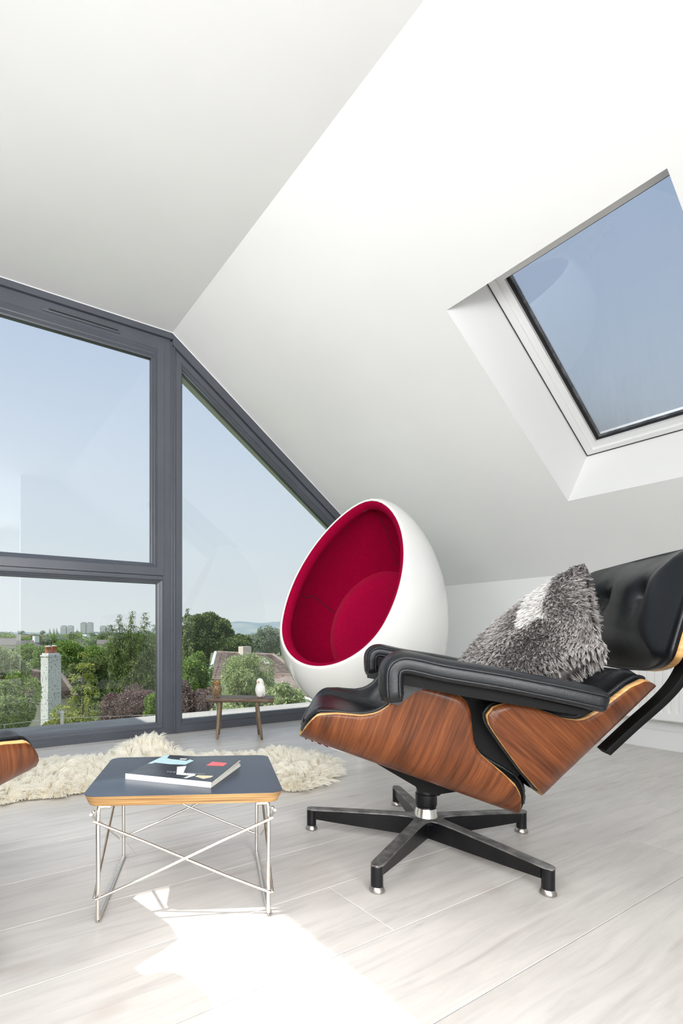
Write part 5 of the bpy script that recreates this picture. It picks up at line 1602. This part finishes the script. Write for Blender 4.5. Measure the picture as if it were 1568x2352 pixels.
# copper purple shrubs
T_at('copper_bush', 300, 12, 1560, 170, M['leaf_purple'], 'purple copper-leaved shrub below the weeping cypress', n=20000, size=0.065, seed=12, bottom_py=1760, cat='bush', lobes=30, lobe_r=0.33, trunk=0.05)
T_at('copper_bush', 452, 12, 1548, 125, M['leaf_purple'], 'purple copper-leaved shrub right of the mullion, behind the brown owl', n=15000, size=0.065, seed=13, bottom_py=1720, cat='bush', lobes=26, lobe_r=0.33, trunk=0.05)
T_at('green_bush', 352, 10, 1590, 60, M['leaf_green'], 'small bright green shrub beside the mullion, left pane', n=4500, size=0.06, seed=14, bottom_py=1700, cat='bush', trunk=0.03)
# mid broadleaf band left
T_at('broadleaf_tree', 110, 46, 1483, 110, M['leaf_green'], 'rounded green tree behind the chimney pots', n=9000, size=0.24, seed=20, bottom_py=1570)
T_at('broadleaf_tree', 172, 52, 1462, 120, M['leaf_green'], 'wide green tree below the middle tower block', n=12000, size=0.26, seed=21, bottom_py=1560, lobes=22)
T_at('broadleaf_tree', 232, 48, 1478, 90, M['leaf_green'], 'dense green tree left of the weeping cypress', n=9000, size=0.24, seed=22, bottom_py=1570)
T_at('broadleaf_tree', 60, 60, 1478, 90, M['leaf_green'], 'small green tree left of the chimney', n=6000, size=0.28, seed=23, bottom_py=1540)
T_at('broadleaf_tree', 205, 30, 1500, 110, M['leaf_dark'], 'dark green tree between chimney and cypress', n=9000, size=0.18, seed=24, bottom_py=1640)
T_at('broadleaf_tree', 150, 24, 1540, 90, M['leaf_dark'], 'shaded dark green tree right behind the chimney', n=8000, size=0.15, seed=25, bottom_py=1660)
# right pane trees
d = 30; p = place(432, d)
conifer('dark_conifer', (p[0], p[1], GZ), zpy(1396, d) - GZ, 34 / 1166.4 * d, 14000, 0.16, M['leaf_dark'], 'narrow conifer beside the mullion in the right pane', seed=31, tops=2, zlow=0.2)
T_at('oak_tree', 470, 36, 1405, 150, M['leaf_dark'], 'large dark green tree right of the mullion', n=22000, size=0.24, seed=32, bottom_py=1530, lobes=30, lobe_r=0.34, trunk=0.25)
T_at('oak_tree', 532, 44, 1452, 100, M['leaf_dark'], 'rounded green tree above the tiled roof, left part', n=12000, size=0.24, seed=33, bottom_py=1530, lobes=20)
T_at('green_tree', 440, 20, 1490, 110, M['leaf_green'], 'bright green tree low beside the mullion, right pane', n=16000, size=0.12, seed=34, bottom_py=1640, lobes=26, lobe_r=0.34, droop=0.3)
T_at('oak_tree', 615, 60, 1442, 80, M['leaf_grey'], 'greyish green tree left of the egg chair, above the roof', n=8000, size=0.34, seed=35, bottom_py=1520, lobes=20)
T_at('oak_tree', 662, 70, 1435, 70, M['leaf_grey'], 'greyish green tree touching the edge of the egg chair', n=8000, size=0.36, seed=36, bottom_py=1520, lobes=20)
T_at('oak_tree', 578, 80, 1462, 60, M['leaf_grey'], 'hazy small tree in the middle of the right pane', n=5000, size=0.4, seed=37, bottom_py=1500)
T_at('willow_tree', 565, 11.5, 1486, 150, M['leaf_pale'], 'pale willow-like tree with narrow hanging leaves behind the stool', n=17000, size=0.10, seed=38, bottom_py=1690, aspect=0.22, droop=1.1, lobes=30, lobe_r=0.33, trunk=0.05)
T_at('leafy_shrub', 655, 8.5, 1560, 120, M['leaf_pale'], 'leafy branches right of the white owl, in front of the white house wall', n=1900, size=0.105, seed=39, bottom_py=1650, aspect=0.30, droop=0.8, lobes=16, lobe_r=0.30, trunk=0.03)
T_at('leafy_shrub', 560, 8.0, 1600, 180, M['leaf_pale'], 'low pale green shrub under the stool seat, outside', n=6000, size=0.085, seed=40, bottom_py=1760, aspect=0.26, droop=0.7, lobes=24, lobe_r=0.32, trunk=0.03)

# ---- distant treeline: copies of three shapes
protos = []
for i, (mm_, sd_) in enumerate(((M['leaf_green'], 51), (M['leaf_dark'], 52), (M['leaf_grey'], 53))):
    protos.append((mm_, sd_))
pr_root = [None] * 3
rr_ = random.Random(4)
GROUP = 'distant trees of the town'
cnt = 0
spots = []
for px in range(-10, 380, 11): spots.append((px + rr_.uniform(-4, 4), rr_.uniform(110, 170), rr_.uniform(1452, 1464), rr_.uniform(18, 34)))
for px in range(-10, 380, 9): spots.append((px + rr_.uniform(-4, 4), rr_.uniform(210, 330), rr_.uniform(1447, 1456), rr_.uniform(12, 22)))
for px in range(500, 760, 12): spots.append((px + rr_.uniform(-4, 4), rr_.uniform(120, 200), rr_.uniform(1458, 1468), rr_.uniform(20, 34)))
for px in range(520, 760, 10): spots.append((px + rr_.uniform(-4, 4), rr_.uniform(260, 420), rr_.uniform(1452, 1458), rr_.uniform(10, 20)))
ROWS = {0: ('small green tree in the nearer row of town trees, left pane', 'nearer town trees, left pane'), 1: ('tiny hazy tree in the far row along the horizon, left pane', 'far horizon trees, left pane'),
        2: ('small hazy tree in the nearer row of town trees, right pane', 'nearer town trees, right pane'), 3: ('tiny hazy tree in the far row below the hills, right pane', 'far trees below the hills, right pane')}
for i, (px, d, top, wpx) in enumerate(spots):
    k = 2 if d > 200 or px > 480 else i % 3
    Wm = wpx / 1166.4 * d / 2 * 1.25; zt = zpy(top, d)
    if pr_root[k] is None:
        pr_root[k] = tree('distant_tree', (0, 0, 0), (1.0, 1.0, 0.85), 1500, 0.15, protos[k][0], 'small distant tree of the town below the horizon', 'tree', GROUP, seed=protos[k][1], crown_z=2.6, trunk=0.09, lobes=12)
        o = pr_root[k]
    else: o = dup(pr_root[k])
    o['label'], o['group'] = ROWS[(2 if px > 430 else 0) + (1 if d > 205 else 0)]
    base = GZ - max(0, d - 100) * 0.008
    sc_ = min(Wm, (zt - base) / 3.4)
    sz = max(sc_ * rr_.uniform(0.85, 1.15), 0.1)
    p = at(px, d, z=zt - 3.42 * sz)
    o.location = tuple(p); o.scale = (Wm, Wm, sz); o.rotation_euler = (0, 0, rr_.uniform(0, 6))
# few slim poplars
pop = None
for px, d, top, lb in ((115, 200, 1447, 'leftmost of the three slim poplars left of the towers'), (124, 205, 1446, 'middle one of the three slim poplars left of the towers'), (131, 210, 1446, 'slim poplar nearest to the left pair of towers'), (178, 190, 1448, 'lone slim poplar between the left and middle towers')):
    W_ = 4.5 / 1166.4 * d / 2; b = GZ - (d - 100) * 0.008
    if pop is None:
        pop = tree('poplar_tree', (0, 0, 0), (1, 1, 0.5), 700, 0.2, M['leaf_grey'], 'slim distant poplar left of the tower blocks', 'tree', 'slim poplars near the horizon', seed=61, crown_z=0.55, trunk=0.05); o = pop
    else: o = dup(pop)
    o['label'] = lb
    p = at(px, d, z=b); o.location = tuple(p); o.scale = (W_ * 1.3, W_ * 1.3, zpy(top, d) - b)

# ---- hills
M['hill'] = mat('pale_blue_green_hill', (0.33, 0.42, 0.47), 1.0, spec=0.0)  # distance haze is painted into the hill colour
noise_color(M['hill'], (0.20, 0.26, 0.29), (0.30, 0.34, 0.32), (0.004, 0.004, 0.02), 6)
def hill(name, d, pts, label, depth=900):
    V = []; Fc = []
    for px, py in pts:
        a = at(px, d, py=py); b = at(px, d - depth, z=-60); c = at(px, d + depth, z=-60)
        m1 = at(px, d - depth * 0.45, z=a[2] * 0.62 - 8)
        V += [b, m1, a, c]
    for i in range(len(pts) - 1):
        for j in range(3): Fc.append((4 * i + j, 4 * i + 4 + j, 4 * i + 5 + j, 4 * i + 1 + j))
    o = mesh(name, V, Fc, M['hill'], None, smooth=True)
    tag(o, label, 'hill', kind='structure')
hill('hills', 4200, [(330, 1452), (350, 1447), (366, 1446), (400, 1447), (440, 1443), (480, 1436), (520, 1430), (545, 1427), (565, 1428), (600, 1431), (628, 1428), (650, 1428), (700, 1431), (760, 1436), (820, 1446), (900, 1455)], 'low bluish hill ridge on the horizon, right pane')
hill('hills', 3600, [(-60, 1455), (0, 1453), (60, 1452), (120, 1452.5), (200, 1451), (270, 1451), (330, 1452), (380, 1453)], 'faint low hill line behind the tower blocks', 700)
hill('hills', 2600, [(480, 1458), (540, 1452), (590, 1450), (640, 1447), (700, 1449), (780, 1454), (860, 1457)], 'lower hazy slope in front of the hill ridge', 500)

# ---- tower blocks
M['tower'] = mat('pale_grey_concrete', (0.62, 0.63, 0.63), 0.8)
M['tower_glass'] = mat('dark_tower_windows', (0.20, 0.22, 0.25), 0.4)
GR_T = 'tower blocks on the horizon'
for (pa, pb, top, nm) in ((141, 154, 1438, 'left tower of the left pair'), (155.5, 168, 1438, 'right tower of the left pair'), (186.5, 199, 1430.5, 'left tower of the tallest, middle pair'), (200.5, 213, 1430.5, 'right tower of the tallest, middle pair'), (231, 244, 1438.5, 'left tower of the right pair'), (245.5, 257, 1438.5, 'right tower of the right pair')):
    d = 850; a = at(pa, d, z=0); b = at(pb, d, z=0); zt = zpy(top, d); c = (a + b) / 2; w = np.linalg.norm((b - a)[:2])
    ang = math.atan2(b[1] - a[1], b[0] - a[0])
    root = empty('tower_block', (c[0], c[1], -13), ang, 'pale high-rise tower block on the horizon, ' + nm, 'tower block')
    Ht = zt + 13
    box('walls', -w / 2, w / 2, -w / 2, w / 2, 0, Ht, M['tower'], root)
    box('roof_plant', -w * 0.3, w * 0.3, -w * 0.3, w * 0.3, Ht, Ht + 0.9, M['tower_glass'], root)
    bm = bmesh.new()
    for k in range(4):
        x = -w / 2 + w * (0.14 + 0.24 * k)
        for f in range(int(Ht / 2.6)):
            add_box(bm, x - w * 0.045, x + w * 0.045, -w / 2 - 0.08, -w / 2 + 0.05, 0.8 + f * 2.6, 2.0 + f * 2.6)
    tag(from_bm('windows', bm, M['tower_glass'], root), kind='stuff')

# ---- distant houses
M['slate'] = mat('grey_slate_roof', (0.17, 0.16, 0.15), 0.8)
M['red_roof'] = mat('red_tile_roof', (0.34, 0.13, 0.08), 0.85)
M['wall_cream'] = mat('cream_house_wall', (0.66, 0.60, 0.50), 0.9)
M['wall_white'] = mat('white_house_wall', (0.76, 0.77, 0.77), 0.9)
M['win_dark'] = mat('dark_house_window', (0.04, 0.05, 0.06), 0.2)
def far_house(px, d, ridge_py, wpx, roofm, wallm, label, turn=0.2):
    zt = zpy(ridge_py, d); w = wpx / 1166.4 * d; c = at(px, d, z=0)
    rh = min(w * 0.28, 2.6); eaves = zt - rh; base = GZ - max(0, d - 100) * 0.008
    root = empty('house', (c[0], c[1], base), -YAW + turn, label, 'house')
    H_ = eaves - base
    box('walls', -w / 2, w / 2, -w * 0.3, w * 0.3, 0, H_, wallm, root)
    o = w * 0.04
    poly = [(-w * 0.3 - o, H_ - 0.1), (w * 0.3 + o, H_ - 0.1), (0, H_ + rh)]
    prism('roof', poly, 'x', -w / 2 - o, w / 2 + o, roofm, root)
    for x in (-0.3, 0.05, 0.3):
        f = box('window', w * x - 0.5, w * x + 0.5, -w * 0.3 - 0.05, -w * 0.3 + 0.05, H_ - 2.0, H_ - 0.8, M['win_dark'], root)
    box('chimney', w * 0.3, w * 0.3 + 0.8, -0.4, 0.4, H_ + rh * 0.3, H_ + rh + 0.7, wallm, root)
far_house(22, 95, 1466, 50, M['slate'], M['wall_cream'], 'grey roofed house near the horizon at the left edge')
far_house(64, 150, 1460, 24, M['red_roof'], M['wall_cream'], 'small house with red roof near the horizon')
far_house(64, 85, 1471, 46, M['slate'], M['wall_white'], 'wide house with grey roof left behind the chimney', 0.9)
far_house(188, 80, 1467, 30, M['slate'], M['wall_white'], 'pale gabled house below the middle towers', 1.2)
far_house(240, 80, 1469, 30, M['slate'], M['wall_cream'], 'cream house with grey roof left of the cypress', 0.1)
far_house(105, 170, 1461, 20, M['red_roof'], M['wall_cream'], 'tiny red roofed house between the horizon trees', 0.3)
far_house(368, 60, 1468, 30, M['red_roof'], M['wall_cream'], 'narrow gabled house squeezed beside the mullion', 1.3)
far_house(590, 170, 1464, 20, M['slate'], M['wall_white'], 'small pale house in the distance, right pane', 0.3)

# ---- neighbouring chimney with two pots
M['harl'] = mat('weathered_white_harling', (0.62, 0.62, 0.60), 0.95)
noise_color(M['harl'], (0.16, 0.155, 0.145), (0.66, 0.66, 0.64), (34, 34, 22), 8, p0=0.36, p1=0.43, bump=1.0, bscale=40)
M['terracotta'] = mat('terracotta_pot', (0.40, 0.13, 0.06), 0.8)
d = 15.0; c = at(117, d, z=0); zt = zpy(1500, d)
chim = empty('chimney', (c[0], c[1], zt - 3.2), -YAW - 0.62, 'whitewashed chimney stack with two terracotta pots outside the left pane', 'chimney')
box('stack', -0.185, 0.185, -0.215, 0.215, 0, 3.10, M['harl'], chim)
box('coping', -0.198, 0.198, -0.228, 0.228, 3.10, 3.15, M['harl'], chim)
box('flaunching', -0.16, 0.16, -0.19, 0.19, 3.15, 3.2, M['harl'], chim)
for y_, hgt, rr2 in ((0.10, 0.215, 0.078), (-0.10, 0.20, 0.080)):
    pot = lathe('chimney_pot', [(rr2 * 1.08, 0), (rr2 * 1.08, 0.03), (rr2 * 0.98, 0.04), (rr2 * 0.94, hgt * 0.7), (rr2 * 1.02, hgt * 0.78), (rr2 * 1.02, hgt * 0.86), (rr2 * 0.95, hgt), (rr2 * 0.75, hgt), (rr2 * 0.75, hgt * 0.5), (0, hgt * 0.5)], M['terracotta'], chim, n=24, M=Matrix.Translation((0, y_, 3.19)))
    lathe('pot_cap', [(0, 0.03), (rr2 * 0.7, 0.026), (rr2 * 1.05, 0.008), (rr2 * 1.05, 0.0), (0, 0.0)], M['harl'], pot, n=20, M=Matrix.Translation((0, y_, 3.19 + hgt - 0.004)))

# ---- tiled roofs built course by course
M['roof_tile'] = mat('pinkish_brown_concrete_tile', (0.28, 0.215, 0.185), 0.9)
noise_color(M['roof_tile'], (0.19, 0.145, 0.115), (0.34, 0.275, 0.235), (5, 5, 5), 6, p0=0.3, p1=0.7)
M['roof_tile_dark'] = mat('weathered_brown_tile', (0.17, 0.13, 0.115), 0.9)
noise_color(M['roof_tile_dark'], (0.09, 0.068, 0.056), (0.22, 0.175, 0.15), (5, 5, 5), 6, p0=0.3, p1=0.7)
def tiled_plane(name, parent, A, B, C_, D_, rows, m, lip=0.05):
    """quad A,B (eaves left,right), C_,D_ (ridge right,left); each course overlaps the one below"""
    A, B, C_, D_ = [np.array(p, float) for p in (A, B, C_, D_)]
    nrm_ = unit(np.cross(B - A, D_ - A))
    if nrm_[2] < 0: nrm_ = -nrm_
    V = []; Fc = []
    for i in range(rows):
        q0, q1 = i / rows, (i + 1) / rows + 0.10 / rows
        l0, r0 = A + (D_ - A) * q0, B + (C_ - B) * q0; l1, r1 = A + (D_ - A) * min(q1, 1), B + (C_ - B) * min(q1, 1)
        nb = max(1, int(np.linalg.norm(r0 - l0) / 0.33))
        for k in range(nb):
            a0, a1 = k / nb, (k + 1) / nb - 0.06 / nb
            j = len(V); lift = nrm_ * (lip + 0.006 * ((k * 7 + i * 3) % 3))
            p0, p1 = l0 + (r0 - l0) * a0, l0 + (r0 - l0) * a1; p2, p3 = l1 + (r1 - l1) * a1, l1 + (r1 - l1) * a0
            V += [p0 + lift, p1 + lift, p2 + nrm_ * 0.006, p3 + nrm_ * 0.006, p0, p1]
            Fc += [(j, j + 1, j + 2, j + 3), (j + 4, j + 5, j + 1, j)]
    o = mesh(name, V, Fc, m, parent)
    return o
def roof_base(name, parent, polys, m):
    V = []; Fc = []
    for P_ in polys:
        i = len(V); V += [tuple(np.array(p, float) - np.array([0, 0, 0.02])) for p in P_]; Fc.append(list(range(i, i + len(P_))))
    return mesh(name, V, Fc, m, parent)

# chimney house roof (behind the chimney): planes seen left and right of the stack
hh_ = empty('house', (0, 0, 0), 0, 'neighbouring house with brown tiled roof behind the whitewashed chimney', 'house')
d = 19
r0_ = at(-40, d, py=1524); r1_ = at(100, d, py=1526); r2_ = at(142, 17.5, py=1552)
e0_ = at(-60, 15.5, py=1600); e1_ = at(176, 15.5, py=1602); e2_ = at(176, 21, py=1566)
tiled_plane('roof_tiles', hh_, e0_, e1_, r2_ + np.array([0, 0, 0.0]), r0_, 16, M['roof_tile_dark'])['kind'] = 'stuff'
f0_, f1_ = at(-60, 23, py=1570), at(176, 23, py=1566)
roof_base('roof_deck', hh_, [(e0_, e1_, r2_, r0_), (r0_, r2_, f1_, f0_)], M['roof_tile_dark'])
tube('ridge_tiles', [tuple(r0_), tuple(r2_)], 0.09, M['roof_tile_dark'], hh_)
tube('verge_tiles', [tuple(r2_), tuple(e1_)], 0.08, M['roof_tile_dark'], hh_)
wl0, wl1, wl2 = at(-60, 15.8, z=0), at(174, 15.8, z=0), at(174, 22, z=0)
V = []
for w_ in (wl0, wl1, wl2): V += [(w_[0], w_[1], GZ), (w_[0], w_[1], zpy(1601, 15.8) - 0.05)]
mesh('walls', V, [(0, 2, 3, 1), (2, 4, 5, 3)], M['wall_cream'], hh_)
# small white chimney stub at the far left
d = 40; c = at(14, d, z=0)
st = empty('chimney', (c[0], c[1], zpy(1540, d)), 0.3, 'small white chimney stub at the far left of the window', 'chimney')
box('stack', -0.28, 0.28, -0.28, 0.28, 0, zpy(1494, d) - zpy(1540, d), M['harl'], st)
box('coping', -0.32, 0.32, -0.32, 0.32, zpy(1494, d) - zpy(1540, d), zpy(1494, d) - zpy(1540, d) + 0.07, M['harl'], st)

# house with hipped roof in the right pane
hb = empty('house', (0, 0, 0), 0, 'house with pinkish brown tiled hip roof and small skylight, right pane', 'house')
dA, dR = 20.0, 25.0
# rear wing ridge from left gable to hip
ga, gb = at(495, 27, py=1499), at(628, 27, py=1505)
ea, eb = at(478, 23, py=1562), at(700, 21, py=1556)
tiled_plane('roof_tiles', hb, ea, eb, gb, ga, 18, M['roof_tile'])['kind'] = 'stuff'
roof_base('roof_deck', hb, [(ea, eb, gb, ga), (ga, gb, at(700, 32, py=1540), at(495, 32, py=1540))], M['roof_tile'])
tube('ridge_tiles', [tuple(ga), tuple(gb)], 0.10, M['roof_tile'], hb); tube('hip_tiles', [tuple(gb), tuple(eb)], 0.10, M['roof_tile'], hb)
tube('verge_board', [tuple(ga), tuple(ea)], 0.09, M['wall_white'], hb)
# front wing: lower hip roof coming towards the viewer
fa, fb = at(606, 19.5, py=1552), at(700, 19.5, py=1522)
fe0, fe1 = at(590, 15.0, py=1570), at(745, 12.5, py=1612)
tiled_plane('roof_tiles', hb, fe0, fe1, at(760, 17, py=1540), fa, 14, M['roof_tile'])['kind'] = 'stuff'
roof_base('roof_deck', hb, [(fe0, fe1, at(760, 17, py=1540), fa)], M['roof_tile'])
tube('gutter', [tuple(fe0 + np.array([0, 0, -0.05])), tuple(fe1 + np.array([0, 0, -0.05]))], 0.05, M['wall_white'], hb)
dn0 = fe0 + (fe1 - fe0) * 0.78
tube('downpipe', [tuple(dn0 + np.array([0, 0, -0.08])), (dn0[0], dn0[1], GZ)], 0.035, M['wall_white'], hb)
back = unit(np.array([*(at(650, 20, z=0) - at(650, 15, z=0))[:2], 0])) * 0.25
w0_, w1_ = fe0 + back, fe1 + back
mesh('walls', [(w0_[0], w0_[1], GZ), (w1_[0], w1_[1], GZ), (w1_[0], w1_[1], w1_[2] - 0.05), (w0_[0], w0_[1], w0_[2] - 0.05)], [(0, 1, 2, 3)], M['wall_white'], hb)
# skylight on the rear wing
def on_rear(a_, b_): 
    l_ = ea + (ga - ea) * b_; r_ = eb + (gb - eb) * b_; return l_ + (r_ - l_) * a_
nb_ = unit(np.cross(eb - ea, ga - ea)); nb_ = nb_ if nb_[2] > 0 else -nb_
q = [on_rear(0.72, 0.50) + nb_ * 0.10, on_rear(0.775, 0.50) + nb_ * 0.10, on_rear(0.785, 0.72) + nb_ * 0.10, on_rear(0.73, 0.72) + nb_ * 0.10]
cq = sum(q) / 4
skl = mesh('skylight', [tuple(p) for p in q] + [tuple(p - nb_ * 0.12) for p in q], [(0, 1, 2, 3), (0, 4, 5, 1), (1, 5, 6, 2), (2, 6, 7, 3), (3, 7, 4, 0)], M['wall_white'], hb)
mesh('pane', [tuple(cq + (p - cq) * 0.74 + nb_ * 0.015) for p in q], [(0, 1, 2, 3)], M['win_dark'], skl)
cst = at(562, 26.8, py=1500)
box('chimney_stack', cst[0] - 0.25, cst[0] + 0.25, cst[1] - 0.25, cst[1] + 0.25, cst[2] - 0.8, cst[2] + 0.35, M['wall_cream'], hb)

# ---- finial and wire at the edge of the ledge
fin = lathe('ledge_post', [(0, 0.0), (0.0125, 0.0), (0.0125, 0.048), (0.0105, 0.050), (0.0105, 0.053), (0.0135, 0.055), (0.014, 0.062), (0.0105, 0.066), (0.0105, 0.069), (0.0145, 0.072), (0.015, 0.080), (0.011, 0.087), (0.004, 0.090), (0, 0.0905)], mat('galvanised_post', (0.60, 0.60, 0.57), 0.6), None, n=20, M=Matrix.Translation((0.643, 3.40, 0.029)))
tag(fin, 'short pale round headed post standing on the outer edge of the ledge', 'post')
wr = tube('wire', [(-0.6, 3.405, 0.047), (0.31, 3.405, 0.058), (0.63, 3.402, 0.071), (1.30, 3.405, 0.036)], 0.0018, mat('pale_wire', (0.6, 0.6, 0.58), 0.5), None, n=6)
tag(wr, 'thin pale wire strung along the ledge from the round headed post', 'wire')
tag(tube('post', [(0.31, 3.405, 0.029), (0.31, 3.405, 0.062)], 0.004, M['stone'], None), 'small stub post holding the wire near the left edge of the window', 'post')
